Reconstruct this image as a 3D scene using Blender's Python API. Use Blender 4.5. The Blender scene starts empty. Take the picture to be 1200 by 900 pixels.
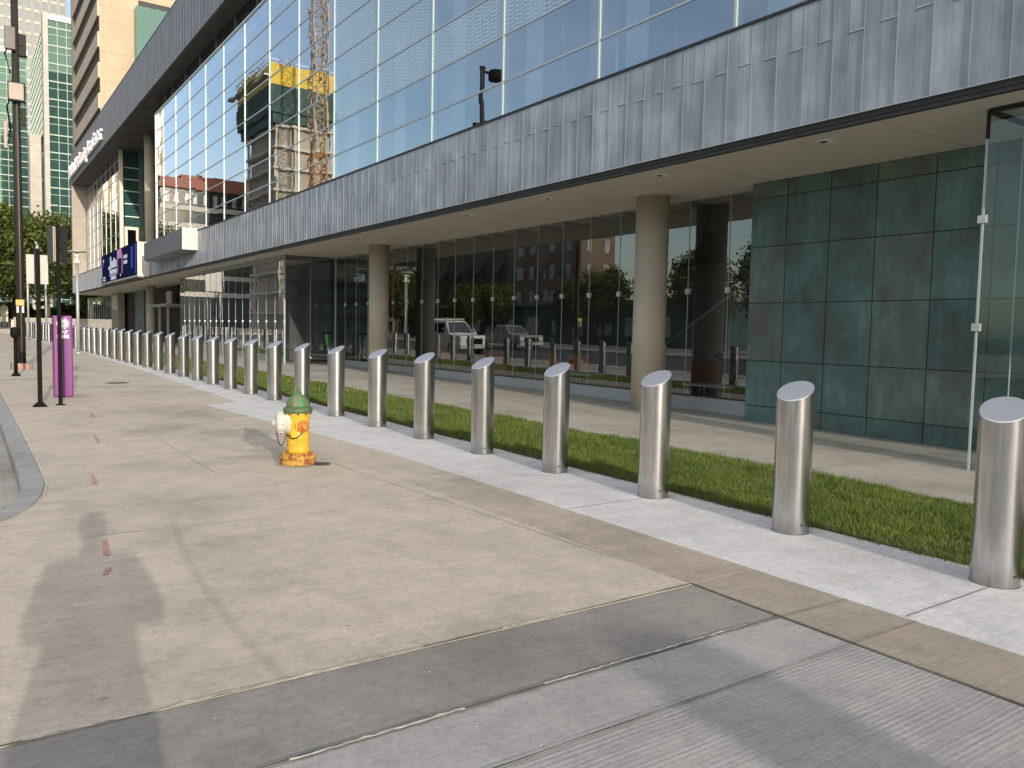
import bpy, bmesh, math, random
import numpy as np
from mathutils import Vector, Matrix
random.seed(7); rng = np.random.default_rng(7)
scene = bpy.context.scene
COL = scene.collection
K = 0.00443                      # the pavement climbs gently along the street
def gz(y): return K * y

# ------------------------------------------------------------------ materials
MATS = {}
def nodes_of(name):
    m = bpy.data.materials.new(name); m.use_nodes = True
    nt = m.node_tree; nt.nodes.clear()
    out = nt.nodes.new('ShaderNodeOutputMaterial')
    MATS[name] = m
    return m, nt, out
def N(nt, t, **kw):
    n = nt.nodes.new(t)
    for k, v in kw.items():
        if k.startswith('i_'):
            n.inputs[k[2:].replace('_', ' ')].default_value = v
        else: setattr(n, k, v)
    return n
def L(nt, a, b): nt.links.new(a, b)
def rgba(c): return (c[0], c[1], c[2], 1.0)
def coords(nt, scale=(1, 1, 1), rot=(0, 0, 0)):
    tc = N(nt, 'ShaderNodeTexCoord'); mp = N(nt, 'ShaderNodeMapping')
    mp.inputs['Scale'].default_value = scale; mp.inputs['Rotation'].default_value = rot
    L(nt, tc.outputs['Object'], mp.inputs['Vector']); return mp.outputs['Vector']
def noise(nt, vec, scale, detail=4, rough=0.55):
    n = N(nt, 'ShaderNodeTexNoise'); n.inputs['Scale'].default_value = scale
    n.inputs['Detail'].default_value = detail; n.inputs['Roughness'].default_value = rough
    L(nt, vec, n.inputs['Vector']); return n.outputs['Fac']
def ramp(nt, fac, stops):
    r = N(nt, 'ShaderNodeValToRGB'); el = r.color_ramp.elements
    while len(el) < len(stops): el.new(0.5)
    for e, (p, c) in zip(el, stops): e.position = p; e.color = rgba(c) if len(c) == 3 else c
    L(nt, fac, r.inputs['Fac']); return r.outputs['Color']
def mix(nt, a, b, fac, mode='MIX'):
    m = N(nt, 'ShaderNodeMix', data_type='RGBA', blend_type=mode)
    for s, v in ((0, fac), (6, a), (7, b)):
        if hasattr(v, 'default_value') or hasattr(v, 'is_linked'): L(nt, v, m.inputs[s])
        else: m.inputs[s].default_value = v if s == 0 else rgba(v)
    return m.outputs[2]
def math_(nt, op, a, b=None):
    m = N(nt, 'ShaderNodeMath', operation=op)
    for i, v in enumerate((a, b)):
        if v is None: continue
        if isinstance(v, (int, float)): m.inputs[i].default_value = v
        else: L(nt, v, m.inputs[i])
    return m.outputs[0]
def bump(nt, h, strength=0.3, dist=0.01, normal=None):
    b = N(nt, 'ShaderNodeBump'); b.inputs['Strength'].default_value = strength; b.inputs['Distance'].default_value = dist
    L(nt, h, b.inputs['Height'])
    if normal: L(nt, normal, b.inputs['Normal'])
    return b.outputs['Normal']
def bsdf(nt, out, color, rough=0.6, metal=0.0, normal=None, spec=0.5):
    p = N(nt, 'ShaderNodeBsdfPrincipled')
    if isinstance(color, (tuple, list)): p.inputs['Base Color'].default_value = rgba(color)
    else: L(nt, color, p.inputs['Base Color'])
    if isinstance(rough, (int, float)): p.inputs['Roughness'].default_value = rough
    else: L(nt, rough, p.inputs['Roughness'])
    p.inputs['Metallic'].default_value = metal; p.inputs['Specular IOR Level'].default_value = spec
    if normal: L(nt, normal, p.inputs['Normal'])
    L(nt, p.outputs[0], out.inputs[0]); return p
def simple(name, c, rough=0.6, metal=0.0, var=0.15, scale=3.0, spec=0.5, bumps=0.0):
    m, nt, out = nodes_of(name)
    v = coords(nt)
    f = noise(nt, v, scale, 5)
    lo = tuple(x * (1 - var) for x in c); hi = tuple(min(1, x * (1 + var)) for x in c)
    col = ramp(nt, f, [(0.3, lo), (0.7, hi)])
    nrm = bump(nt, noise(nt, v, scale * 14, 3), bumps, 0.01) if bumps else None
    bsdf(nt, out, col, rough, metal, nrm, spec); return m
def concrete(name, base, tint, broom=(1.5, 110, 1), bstr=0.25, mott=0.25, ribs=False, line=0.10, fade=None, scuff=False):
    m, nt, out = nodes_of(name)
    v = coords(nt)
    big = noise(nt, v, 0.55, 6, 0.6)
    med = noise(nt, v, 3.5, 6, 0.65)
    fine = noise(nt, v, 150, 3, 0.7)
    br = noise(nt, coords(nt, broom), 1.0, 4, 0.6)
    br2 = noise(nt, coords(nt, (0.7, 14, 1)), 1.0, 5, 0.65)
    c = ramp(nt, big, [(0.28, tuple(x * (1 - mott) for x in tint)), (0.5, base), (0.75, tuple(x * 1.08 for x in base))])
    c = mix(nt, c, ramp(nt, med, [(0.3, (0.80, 0.80, 0.81)), (0.62, (1.06, 1.05, 1.03))]), 0.7, 'MULTIPLY')
    c = mix(nt, c, ramp(nt, br2, [(0.3, (0.90, 0.89, 0.88)), (0.6, (1.03, 1.03, 1.03))]), 0.32, 'MULTIPLY')
    c = mix(nt, c, ramp(nt, br, [(0.35, (1 - line * 2, 1 - line * 2, 1 - line * 2)), (0.6, (1.05, 1.05, 1.05))]), 0.8, 'MULTIPLY')
    sp = ramp(nt, fine, [(0.30, (0.62, 0.61, 0.60)), (0.46, (0.98, 0.98, 0.98)), (0.60, (1.03, 1.03, 1.03)), (0.70, (1.26, 1.25, 1.22))])
    c = mix(nt, c, sp, 0.62, 'MULTIPLY')
    mid = noise(nt, v, 28, 4, 0.7)
    c = mix(nt, c, ramp(nt, mid, [(0.32, (0.84, 0.83, 0.82)), (0.5, (1, 1, 1)), (0.68, (1.07, 1.06, 1.05))]), 0.75, 'MULTIPLY')
    # a few darker stains with outlines of their own
    st = noise(nt, coords(nt, (1.0, 0.6, 1)), 1.9, 3, 0.5)
    c = mix(nt, c, ramp(nt, st, [(0.60, (1, 1, 1)), (0.72, (0.86, 0.855, 0.85))]), 0.8, 'MULTIPLY')
    vo = N(nt, 'ShaderNodeTexVoronoi'); vo.inputs['Scale'].default_value = 1.7; L(nt, v, vo.inputs['Vector'])
    spt = N(nt, 'ShaderNodeMapRange'); L(nt, math_(nt, 'ADD', vo.outputs['Distance'], math_(nt, 'MULTIPLY', mid, 0.03)), spt.inputs['Value'])
    spt.inputs['From Min'].default_value = 0.035; spt.inputs['From Max'].default_value = 0.055; spt.inputs['To Min'].default_value = 0.5; spt.inputs['To Max'].default_value = 0.0
    c = mix(nt, c, mix(nt, c, (0.62, 0.61, 0.60), 1.0, 'MULTIPLY'), spt.outputs[0])
    hair = noise(nt, coords(nt, (1.1, 42, 1)), 1.0, 6, 0.75)   # hairline cracks along the broom direction
    c = mix(nt, c, ramp(nt, hair, [(0.30, (0.62, 0.60, 0.58)), (0.345, (1, 1, 1))]), 0.55, 'MULTIPLY')
    if scuff:   # curved tyre scuff
        tcs = N(nt, 'ShaderNodeTexCoord'); ss_ = N(nt, 'ShaderNodeSeparateXYZ'); L(nt, tcs.outputs['Object'], ss_.inputs[0])
        dy = math_(nt, 'SUBTRACT', ss_.outputs[1], 3.75)
        xc = math_(nt, 'ADD', math_(nt, 'MULTIPLY', math_(nt, 'MULTIPLY', dy, dy), 0.032), 1.085)
        ds = math_(nt, 'ABSOLUTE', math_(nt, 'SUBTRACT', math_(nt, 'ADD', ss_.outputs[0], math_(nt, 'MULTIPLY', med, 0.02)), math_(nt, 'ADD', xc, 0.01)))
        mk = N(nt, 'ShaderNodeMapRange', interpolation_type='SMOOTHSTEP'); L(nt, ds, mk.inputs['Value'])
        mk.inputs['From Min'].default_value = 0.008; mk.inputs['From Max'].default_value = 0.045; mk.inputs['To Min'].default_value = 1.0; mk.inputs['To Max'].default_value = 0.0
        ye = N(nt, 'ShaderNodeMapRange', interpolation_type='SMOOTHSTEP'); L(nt, ss_.outputs[1], ye.inputs['Value']); ye.inputs['From Min'].default_value = 7.2; ye.inputs['From Max'].default_value = 5.6
        k1 = math_(nt, 'MULTIPLY', math_(nt, 'MULTIPLY', mk.outputs[0], ye.outputs[0]), math_(nt, 'MULTIPLY', mid, 0.62))
        c = mix(nt, c, mix(nt, c, (0.62, 0.60, 0.58), 1.0, 'MULTIPLY'), k1)
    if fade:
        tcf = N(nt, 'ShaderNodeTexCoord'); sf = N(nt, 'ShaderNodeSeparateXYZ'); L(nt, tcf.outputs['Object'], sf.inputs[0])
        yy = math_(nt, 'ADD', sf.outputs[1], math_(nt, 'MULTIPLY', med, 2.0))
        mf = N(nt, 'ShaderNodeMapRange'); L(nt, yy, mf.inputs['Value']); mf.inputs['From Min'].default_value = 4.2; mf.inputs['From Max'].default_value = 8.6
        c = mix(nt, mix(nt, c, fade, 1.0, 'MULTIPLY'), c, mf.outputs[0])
    h = math_(nt, 'ADD', math_(nt, 'MULTIPLY', br, 0.7), math_(nt, 'MULTIPLY', fine, 0.5))
    if ribs:
        tc = N(nt, 'ShaderNodeTexCoord'); sx = N(nt, 'ShaderNodeSeparateXYZ'); L(nt, tc.outputs['Object'], sx.inputs[0])
        wob = noise(nt, coords(nt, (2.2, 3, 1)), 1.0, 3)
        y = math_(nt, 'ADD', sx.outputs[1], math_(nt, 'MULTIPLY', wob, 0.022))
        s = math_(nt, 'SINE', math_(nt, 'MULTIPLY', y, 2 * math.pi / 0.027))
        s = math_(nt, 'ADD', math_(nt, 'MULTIPLY', s, 0.5), 0.5)
        amp = math_(nt, 'MULTIPLY', s, ramp(nt, noise(nt, coords(nt, (0.9, 9, 1)), 1.0, 5, 0.7), [(0.36, (0.0,) * 3), (0.62, (1.0,) * 3)]))
        c = mix(nt, c, ramp(nt, amp, [(0.0, (0.95,) * 3), (0.8, (1.04,) * 3)]), 0.8, 'MULTIPLY')
        h = math_(nt, 'ADD', math_(nt, 'MULTIPLY', amp, 1.1), math_(nt, 'MULTIPLY', h, 0.6))
    bsdf(nt, out, c, 0.88, 0, bump(nt, h, bstr, 0.006), 0.3); return m

concrete('beige_concrete', (0.495, 0.443, 0.368), (0.445, 0.398, 0.332), line=0.07, scuff=True)
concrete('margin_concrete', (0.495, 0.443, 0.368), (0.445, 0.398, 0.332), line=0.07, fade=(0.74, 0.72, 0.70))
concrete('brown_concrete', (0.345, 0.302, 0.248), (0.30, 0.262, 0.215), mott=0.2)
concrete('pale_concrete', (0.575, 0.575, 0.57), (0.52, 0.515, 0.51), broom=(4, 30, 1), bstr=0.10, mott=0.08, line=0.02)
concrete('drive_dark', (0.27, 0.258, 0.238), (0.23, 0.22, 0.205), mott=0.2, line=0.06)
concrete('drive_grey', (0.37, 0.365, 0.355), (0.33, 0.327, 0.32), mott=0.12, line=0.07)
concrete('drive_ribbed', (0.36, 0.355, 0.345), (0.32, 0.316, 0.31), mott=0.12, ribs=True, bstr=0.24, line=0.07)
concrete('walk_concrete', (0.42, 0.39, 0.335), (0.37, 0.34, 0.29), broom=(60, 2, 1), mott=0.2, line=0.05)
concrete('kerb_concrete', (0.33, 0.335, 0.33), (0.28, 0.28, 0.28), mott=0.2)
concrete('gutter_concrete', (0.36, 0.345, 0.31), (0.29, 0.27, 0.23), mott=0.3)
simple('asphalt', (0.055, 0.055, 0.057), 0.9, var=0.3, scale=2.5, bumps=0.3)
simple('caulk', (0.52, 0.485, 0.41), 0.8, var=0.35, scale=14)
simple('joint', (0.085, 0.078, 0.068), 0.9, var=0.3)
simple('faint_joint', (0.375, 0.335, 0.28), 0.9, var=0.3, scale=6)
simple('tyre_mark', (0.42, 0.377, 0.315), 0.9, var=0.16, scale=9)
def rust_ring():
    m, nt, out = nodes_of('rust_ring')
    f = noise(nt, coords(nt), 9, 5, 0.7)
    bsdf(nt, out, ramp(nt, f, [(0.35, (0.40, 0.355, 0.28)), (0.55, (0.30, 0.24, 0.165)), (0.7, (0.20, 0.145, 0.095))]), 0.9)
rust_ring()
simple('soil', (0.045, 0.032, 0.02), 0.95, var=0.5, scale=20, bumps=0.5)

def grass_mat():
    m, nt, out = nodes_of('grass_blade')
    g = N(nt, 'ShaderNodeNewGeometry')
    v = coords(nt)
    f = noise(nt, v, 1.6, 4)
    c1 = ramp(nt, g.outputs['Random Per Island'], [(0.0, (0.075, 0.13, 0.018)), (0.5, (0.125, 0.20, 0.036)), (0.86, (0.18, 0.25, 0.06)), (0.92, (0.30, 0.27, 0.13)), (1.0, (0.36, 0.31, 0.17))])
    c = mix(nt, c1, ramp(nt, f, [(0.35, (0.78, 0.85, 0.75)), (0.65, (1.25, 1.12, 1.0))]), 0.8, 'MULTIPLY')
    c = mix(nt, c, (0.24, 0.215, 0.085), ramp(nt, noise(nt, v, 3.2, 5, 0.65), [(0.56, (0, 0, 0)), (0.74, (0.6, 0.6, 0.6))]))
    tcx = N(nt, 'ShaderNodeTexCoord'); sx = N(nt, 'ShaderNodeSeparateXYZ'); L(nt, tcx.outputs['Object'], sx.inputs[0])
    ed = N(nt, 'ShaderNodeMapRange'); L(nt, math_(nt, 'ADD', sx.outputs[0], math_(nt, 'MULTIPLY', f, 0.25)), ed.inputs['Value'])
    ed.inputs['From Min'].default_value = 5.52; ed.inputs['From Max'].default_value = 5.80; ed.inputs['To Min'].default_value = 0.75; ed.inputs['To Max'].default_value = 0.0
    c = mix(nt, c, (0.15, 0.115, 0.055), ed.outputs[0])
    p = N(nt, 'ShaderNodeBsdfPrincipled'); L(nt, c, p.inputs['Base Color']); p.inputs['Roughness'].default_value = 0.6
    p.inputs['Specular IOR Level'].default_value = 0.3
    t = N(nt, 'ShaderNodeBsdfTranslucent'); L(nt, c, t.inputs['Color'])
    mx = N(nt, 'ShaderNodeMixShader'); mx.inputs[0].default_value = 0.3
    L(nt, p.outputs[0], mx.inputs[1]); L(nt, t.outputs[0], mx.inputs[2]); L(nt, mx.outputs[0], out.inputs[0])
grass_mat()
def leaf_mat(name, cols):
    m, nt, out = nodes_of(name)
    g = N(nt, 'ShaderNodeNewGeometry')
    f = noise(nt, coords(nt), 0.5, 3)
    c = ramp(nt, g.outputs['Random Per Island'], [(i / (len(cols) - 1), c) for i, c in enumerate(cols)])
    c = mix(nt, c, ramp(nt, f, [(0.35, (0.7, 0.75, 0.7)), (0.65, (1.25, 1.2, 1.1))]), 0.8, 'MULTIPLY')
    p = N(nt, 'ShaderNodeBsdfPrincipled'); L(nt, c, p.inputs['Base Color']); p.inputs['Roughness'].default_value = 0.55
    t = N(nt, 'ShaderNodeBsdfTranslucent'); L(nt, c, t.inputs['Color'])
    mx = N(nt, 'ShaderNodeMixShader'); mx.inputs[0].default_value = 0.35
    L(nt, p.outputs[0], mx.inputs[1]); L(nt, t.outputs[0], mx.inputs[2]); L(nt, mx.outputs[0], out.inputs[0])
leaf_mat('leaf', [(0.026, 0.050, 0.008), (0.06, 0.095, 0.014), (0.10, 0.135, 0.022), (0.19, 0.19, 0.035)])
simple('bark', (0.09, 0.07, 0.05), 0.9, var=0.3, scale=8, bumps=0.6)

def steel():
    m, nt, out = nodes_of('brushed_steel')
    v = coords(nt, (1, 1, 90)); f = noise(nt, v, 2.0, 3, 0.6)
    f2 = noise(nt, coords(nt, (1, 1, 0.12)), 40.0, 3, 0.6)
    f3 = noise(nt, coords(nt), 6, 4)
    c = ramp(nt, f2, [(0.3, (0.56, 0.56, 0.56)), (0.7, (0.68, 0.68, 0.68))])
    c = mix(nt, c, ramp(nt, f3, [(0.3, (0.88, 0.87, 0.85)), (0.6, (1, 1, 1))]), 0.7, 'MULTIPLY')
    oi = N(nt, 'ShaderNodeObjectInfo'); tz = N(nt, 'ShaderNodeTexCoord'); sz_ = N(nt, 'ShaderNodeSeparateXYZ'); L(nt, tz.outputs['Object'], sz_.inputs[0])
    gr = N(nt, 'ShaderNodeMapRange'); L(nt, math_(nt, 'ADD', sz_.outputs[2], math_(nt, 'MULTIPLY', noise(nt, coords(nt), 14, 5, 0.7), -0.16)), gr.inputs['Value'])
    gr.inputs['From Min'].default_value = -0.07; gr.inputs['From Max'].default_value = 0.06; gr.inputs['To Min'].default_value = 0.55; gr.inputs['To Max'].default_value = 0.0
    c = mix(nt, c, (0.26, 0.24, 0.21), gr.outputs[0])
    c = mix(nt, c, ramp(nt, oi.outputs['Random'], [(0, (0.90, 0.90, 0.90)), (1, (1.04, 1.03, 1.02))]), 1.0, 'MULTIPLY')
    f = math_(nt, 'ADD', math_(nt, 'MULTIPLY', f, 0.5), math_(nt, 'MULTIPLY', oi.outputs['Random'], 0.5))
    r = N(nt, 'ShaderNodeMapRange'); L(nt, f, r.inputs['Value']); r.inputs['To Min'].default_value = 0.20; r.inputs['To Max'].default_value = 0.27
    p = bsdf(nt, out, c, r.outputs[0], 1.0, None)
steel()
simple('steel_cap', (0.60, 0.61, 0.64), 0.38, 0.95, var=0.03, scale=5)
simple('steel_edge', (0.75, 0.74, 0.71), 0.3, 1.0, var=0.05)
simple('dark_gap', (0.02, 0.02, 0.02), 0.9)

def zinc(name, lo, mid, hi, metal=0.25, rough=0.5):
    m, nt, out = nodes_of(name)
    g = N(nt, 'ShaderNodeNewGeometry')
    st = noise(nt, coords(nt, (9, 9, 0.55)), 1.0, 5, 0.65)
    cl = noise(nt, coords(nt, (1.4, 1.4, 1.1)), 1.0, 5, 0.6)
    fi = noise(nt, coords(nt, (40, 40, 1.0)), 1.0, 3, 0.6)
    f = math_(nt, 'ADD', math_(nt, 'MULTIPLY', st, 0.34), math_(nt, 'ADD', math_(nt, 'MULTIPLY', cl, 0.55), math_(nt, 'MULTIPLY', fi, 0.11)))
    c = ramp(nt, f, [(0.36, lo), (0.50, mid), (0.66, hi)])
    c = mix(nt, c, ramp(nt, g.outputs['Random Per Island'], [(0, (0.90, 0.90, 0.91)), (1, (1.07, 1.07, 1.07))]), 0.9, 'MULTIPLY')
    bsdf(nt, out, c, rough, metal, bump(nt, f, 0.06, 0.01), 0.5)
zinc('zinc', (0.21, 0.238, 0.275), (0.315, 0.355, 0.40), (0.49, 0.545, 0.595), 0.12, 0.5)
zinc('zinc_dark', (0.145, 0.152, 0.165), (0.18, 0.19, 0.205), (0.225, 0.238, 0.26), 0.2, 0.55)
simple('seam', (0.30, 0.31, 0.33), 0.45, 0.4)
simple('seam_light', (0.55, 0.56, 0.58), 0.45, 0.4)
def copper():
    m, nt, out = nodes_of('patina_copper')
    g = N(nt, 'ShaderNodeNewGeometry')
    a = noise(nt, coords(nt, (1.3, 1.3, 1.0)), 1.2, 6, 0.65)
    b = noise(nt, coords(nt, (4, 4, 1.2)), 1.5, 5, 0.7)
    c0 = ramp(nt, a, [(0.28, (0.14, 0.12, 0.105)), (0.40, (0.10, 0.14, 0.125)), (0.54, (0.115, 0.20, 0.18)), (0.75, (0.18, 0.295, 0.262))])
    c = mix(nt, c0, ramp(nt, b, [(0.3, (0.72, 0.72, 0.74)), (0.68, (1.15, 1.12, 1.12))]), 0.8, 'MULTIPLY')
    c = mix(nt, c, ramp(nt, g.outputs['Random Per Island'], [(0, (0.78, 0.80, 0.80)), (0.5, (1.0, 1.0, 1.0)), (0.74, (1.05, 1.12, 1.12)), (0.80, (1.35, 1.0, 0.93)), (1, (1.15, 0.95, 0.88))]), 0.9, 'MULTIPLY')
    bsdf(nt, out, c, 0.5, 0.1, bump(nt, b, 0.08, 0.01), 0.45)
copper()
simple('copper_seam', (0.04, 0.035, 0.03), 0.6, var=0.4, scale=8)
simple('soffit', (0.66, 0.61, 0.52), 0.85, var=0.05, scale=1.2)
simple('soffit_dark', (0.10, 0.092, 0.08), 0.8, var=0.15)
simple('black_trim', (0.028, 0.026, 0.024), 0.6)
simple('column_paint', (0.51, 0.45, 0.355), 0.75, var=0.11, scale=1.1, bumps=0.05)
simple('pier_stone', (0.36, 0.325, 0.275), 0.8, var=0.12, scale=1.5)
simple('mullion_white', (0.50, 0.58, 0.55), 0.4, 0.2, var=0.05)
simple('mullion_grey', (0.46, 0.49, 0.50), 0.4, 0.3, var=0.05)
simple('white_metal', (0.66, 0.66, 0.63), 0.4, var=0.05)
simple('cream_paint', (0.70, 0.66, 0.55), 0.6, var=0.06)
simple('steel_fitting', (0.62, 0.64, 0.65), 0.35, 0.4)
simple('glass_edge', (0.42, 0.49, 0.48), 0.25, 0.0, var=0.08)

def glass(name, fac0, fac90, gloss, tint, wav=0.012, wscale=0.9, haze=0.0, haze_col=(0.5, 0.55, 0.6), frit=False, rgh=0.0):
    m, nt, out = nodes_of(name)
    v = coords(nt)
    nrm = bump(nt, noise(nt, v, wscale, 2, 0.4), wav, 1.0)
    ge = N(nt, 'ShaderNodeNewGeometry'); dp = N(nt, 'ShaderNodeVectorMath', operation='DOT_PRODUCT')
    L(nt, ge.outputs['Normal'], dp.inputs[0]); L(nt, ge.outputs['Incoming'], dp.inputs[1])
    c1 = math_(nt, 'SUBTRACT', 1.0, math_(nt, 'ABSOLUTE', dp.outputs['Value']))
    fres = math_(nt, 'POWER', c1, 5.0)
    mr = N(nt, 'ShaderNodeMapRange'); L(nt, fres, mr.inputs['Value'])
    mr.inputs['From Min'].default_value = 0.0; mr.inputs['From Max'].default_value = 0.5
    mr.inputs['To Min'].default_value = fac0; mr.inputs['To Max'].default_value = fac90
    gl = N(nt, 'ShaderNodeBsdfGlossy'); gl.inputs['Color'].default_value = rgba(gloss); gl.inputs['Roughness'].default_value = rgh
    L(nt, nrm, gl.inputs['Normal'])
    tr = N(nt, 'ShaderNodeBsdfTransparent'); tr.inputs['Color'].default_value = rgba(tint)
    mx = N(nt, 'ShaderNodeMixShader'); L(nt, mr.outputs[0], mx.inputs[0]); L(nt, tr.outputs[0], mx.inputs[1]); L(nt, gl.outputs[0], mx.inputs[2])
    res = mx.outputs[0]
    if haze or frit:
        df = N(nt, 'ShaderNodeBsdfDiffuse'); df.inputs['Color'].default_value = rgba(haze_col)
        m2 = N(nt, 'ShaderNodeMixShader'); m2.inputs[0].default_value = haze
        if frit:
            tc = N(nt, 'ShaderNodeTexCoord'); sx = N(nt, 'ShaderNodeSeparateXYZ'); L(nt, tc.outputs['Object'], sx.inputs[0])
            ph = math_(nt, 'MULTIPLY', sx.outputs[1], 2 * math.pi / 0.30)
            zz = math_(nt, 'ADD', sx.outputs[2], math_(nt, 'MULTIPLY', math_(nt, 'SINE', ph), 0.014))
            s = math_(nt, 'SINE', math_(nt, 'MULTIPLY', zz, 2 * math.pi / 0.083))
            s2 = math_(nt, 'SINE', math_(nt, 'MULTIPLY', sx.outputs[1], 2 * math.pi / 0.15))
            s = math_(nt, 'ADD', s, math_(nt, 'MULTIPLY', s2, 0.35))
            mrr = N(nt, 'ShaderNodeMapRange'); L(nt, s, mrr.inputs['Value']); mrr.inputs['From Min'].default_value = -0.6; mrr.inputs['From Max'].default_value = 1.2
            mrr.inputs['To Min'].default_value = haze * 0.15; mrr.inputs['To Max'].default_value = haze
            L(nt, mrr.outputs[0], m2.inputs[0])
        L(nt, res, m2.inputs[1]); L(nt, df.outputs[0], m2.inputs[2]); res = m2.outputs[0]
    L(nt, res, out.inputs[0])
glass('curtain_glass', 0.43, 0.95, (0.85, 0.89, 0.95), (0.58, 0.64, 0.68), 0.0016, 0.8)
glass('frit_glass', 0.40, 0.9, (0.86, 0.95, 1.0), (0.50, 0.58, 0.62), 0.0016, haze=0.62, haze_col=(0.60, 0.73, 0.80), frit=True)
glass('lobby_glass', 0.205, 0.92, (0.92, 0.95, 0.96), (0.70, 0.75, 0.73), 0.0010)
glass('vestibule_glass', 0.26, 0.95, (0.95, 0.97, 1.0), (0.72, 0.77, 0.75), 0.002)
glass('clear_glass', 0.07, 0.7, (0.95, 0.98, 0.98), (0.80, 0.88, 0.86), 0.003)
glass('balcony_glass', 0.12, 0.7, (0.7, 0.9, 0.87), (0.40, 0.58, 0.55), 0.002, haze=0.35, haze_col=(0.15, 0.30, 0.27))
glass('tower_teal', 0.17, 0.6, (0.45, 0.70, 0.66), (0.35, 0.5, 0.47), 0.004, 0.15, haze=0.42, haze_col=(0.06, 0.15, 0.14))
glass('tower_blue', 0.22, 0.8, (0.70, 0.84, 0.92), (0.2, 0.25, 0.27), 0.004, 0.15, haze=0.4, haze_col=(0.20, 0.25, 0.29))
glass('car_glass', 0.15, 0.8, (0.9, 0.95, 1.0), (0.10, 0.11, 0.12), 0.0)
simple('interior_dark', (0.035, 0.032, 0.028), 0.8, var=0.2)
simple('interior_floor', (0.10, 0.092, 0.08), 0.5, var=0.2)
simple('interior_wall', (0.20, 0.21, 0.23), 0.8, var=0.1)
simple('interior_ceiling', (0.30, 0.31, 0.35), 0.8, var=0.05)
simple('frosted_panel', (0.13, 0.145, 0.14), 0.5, var=0.06)
simple('curtain_cloth', (0.80, 0.83, 0.84), 0.9, var=0.1)
simple('orange_fabric', (0.42, 0.115, 0.03), 0.8, var=0.15, scale=8)
simple('red_fabric', (0.22, 0.035, 0.03), 0.8, var=0.15, scale=8)
simple('green_fabric', (0.16, 0.19, 0.04), 0.8, var=0.15, scale=8)
simple('black_paint', (0.007, 0.0065, 0.0065), 0.7, var=0.1, spec=0.12)
simple('bronze_paint', (0.032, 0.029, 0.026), 0.6, 0.0, var=0.15, spec=0.2)
simple('equip_grey', (0.15, 0.135, 0.12), 0.55, var=0.1)
simple('equip_tan', (0.36, 0.30, 0.24), 0.5, var=0.1)
simple('galvanised', (0.42, 0.43, 0.41), 0.5, 0.4, var=0.15)
simple('sign_back', (0.36, 0.35, 0.325), 0.5, 0.2, var=0.08)
simple('panel_dark', (0.02, 0.02, 0.025), 0.6, var=0.1, spec=0.3)
simple('strip_tan', (0.42, 0.36, 0.27), 0.6)
simple('purple_paint', (0.185, 0.026, 0.195), 0.35, var=0.06)
simple('purple_deep', (0.11, 0.016, 0.14), 0.35, var=0.06)
simple('white_print', (0.86, 0.84, 0.86), 0.5, var=0.02)
simple('yellow_box', (0.50, 0.35, 0.08), 0.5, var=0.1)
simple('red_paint', (0.52, 0.09, 0.075), 0.7, var=0.2)
simple('faded_red', (0.41, 0.235, 0.20), 0.9, var=0.25, scale=18)
simple('blue_chalk', (0.34, 0.345, 0.335), 0.9, var=0.2, scale=18)
def chipped(name, c, rust, amount=0.62, rough=0.45, sc=9):
    m, nt, out = nodes_of(name)
    v = coords(nt)
    f = noise(nt, v, sc, 8, 0.7); g = noise(nt, v, 3, 4)
    base = ramp(nt, g, [(0.3, tuple(x * 0.85 for x in c)), (0.7, c)])
    col = mix(nt, base, rust, ramp(nt, f, [(amount, (0, 0, 0)), (amount + 0.03, (1, 1, 1))]))
    drip = noise(nt, coords(nt, (9, 9, 1.2)), 2, 4)
    col = mix(nt, col, ramp(nt, drip, [(0.35, (0.72, 0.62, 0.52)), (0.55, (1, 1, 1))]), 0.5, 'MULTIPLY')
    bsdf(nt, out, col, rough, 0, bump(nt, f, 0.25, 0.004))
chipped('hydrant_yellow', (0.74, 0.45, 0.035), (0.32, 0.13, 0.04), 0.61)
chipped('hydrant_rusty', (0.55, 0.31, 0.05), (0.24, 0.085, 0.035), 0.50, 0.75, 16)
chipped('hydrant_green', (0.085, 0.20, 0.085), (0.22, 0.12, 0.07), 0.57, 0.6)
chipped('hydrant_rim', (0.08, 0.16, 0.06), (0.10, 0.075, 0.05), 0.52, 0.6)
chipped('hydrant_white', (0.66, 0.64, 0.58), (0.36, 0.22, 0.13), 0.62)
chipped('hydrant_orange', (0.58, 0.24, 0.04), (0.42, 0.12, 0.035), 0.52, 0.7, 22)
simple('chain_rust', (0.10, 0.05, 0.03), 0.8, 0.3, var=0.4, scale=30)
simple('led_navy', (0.014, 0.02, 0.075), 0.4)
def emis(name, c, s):
    m, nt, out = nodes_of(name); e = N(nt, 'ShaderNodeEmission'); e.inputs[0].default_value = rgba(c); e.inputs[1].default_value = s
    L(nt, e.outputs[0], out.inputs[0])
emis('screen_navy', (0.016, 0.024, 0.085), 0.35)
emis('screen_white', (0.85, 0.85, 1.0), 0.42)
emis('screen_blue', (0.10, 0.16, 0.75), 0.4)
emis('screen_pink', (0.80, 0.36, 0.65), 0.42)
emis('screen_dark', (0.03, 0.02, 0.06), 0.5)
emis('tube_light', (0.9, 1.0, 0.95), 3.0)
emis('down_lamp', (1.0, 0.93, 0.8), 1.2)
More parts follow.
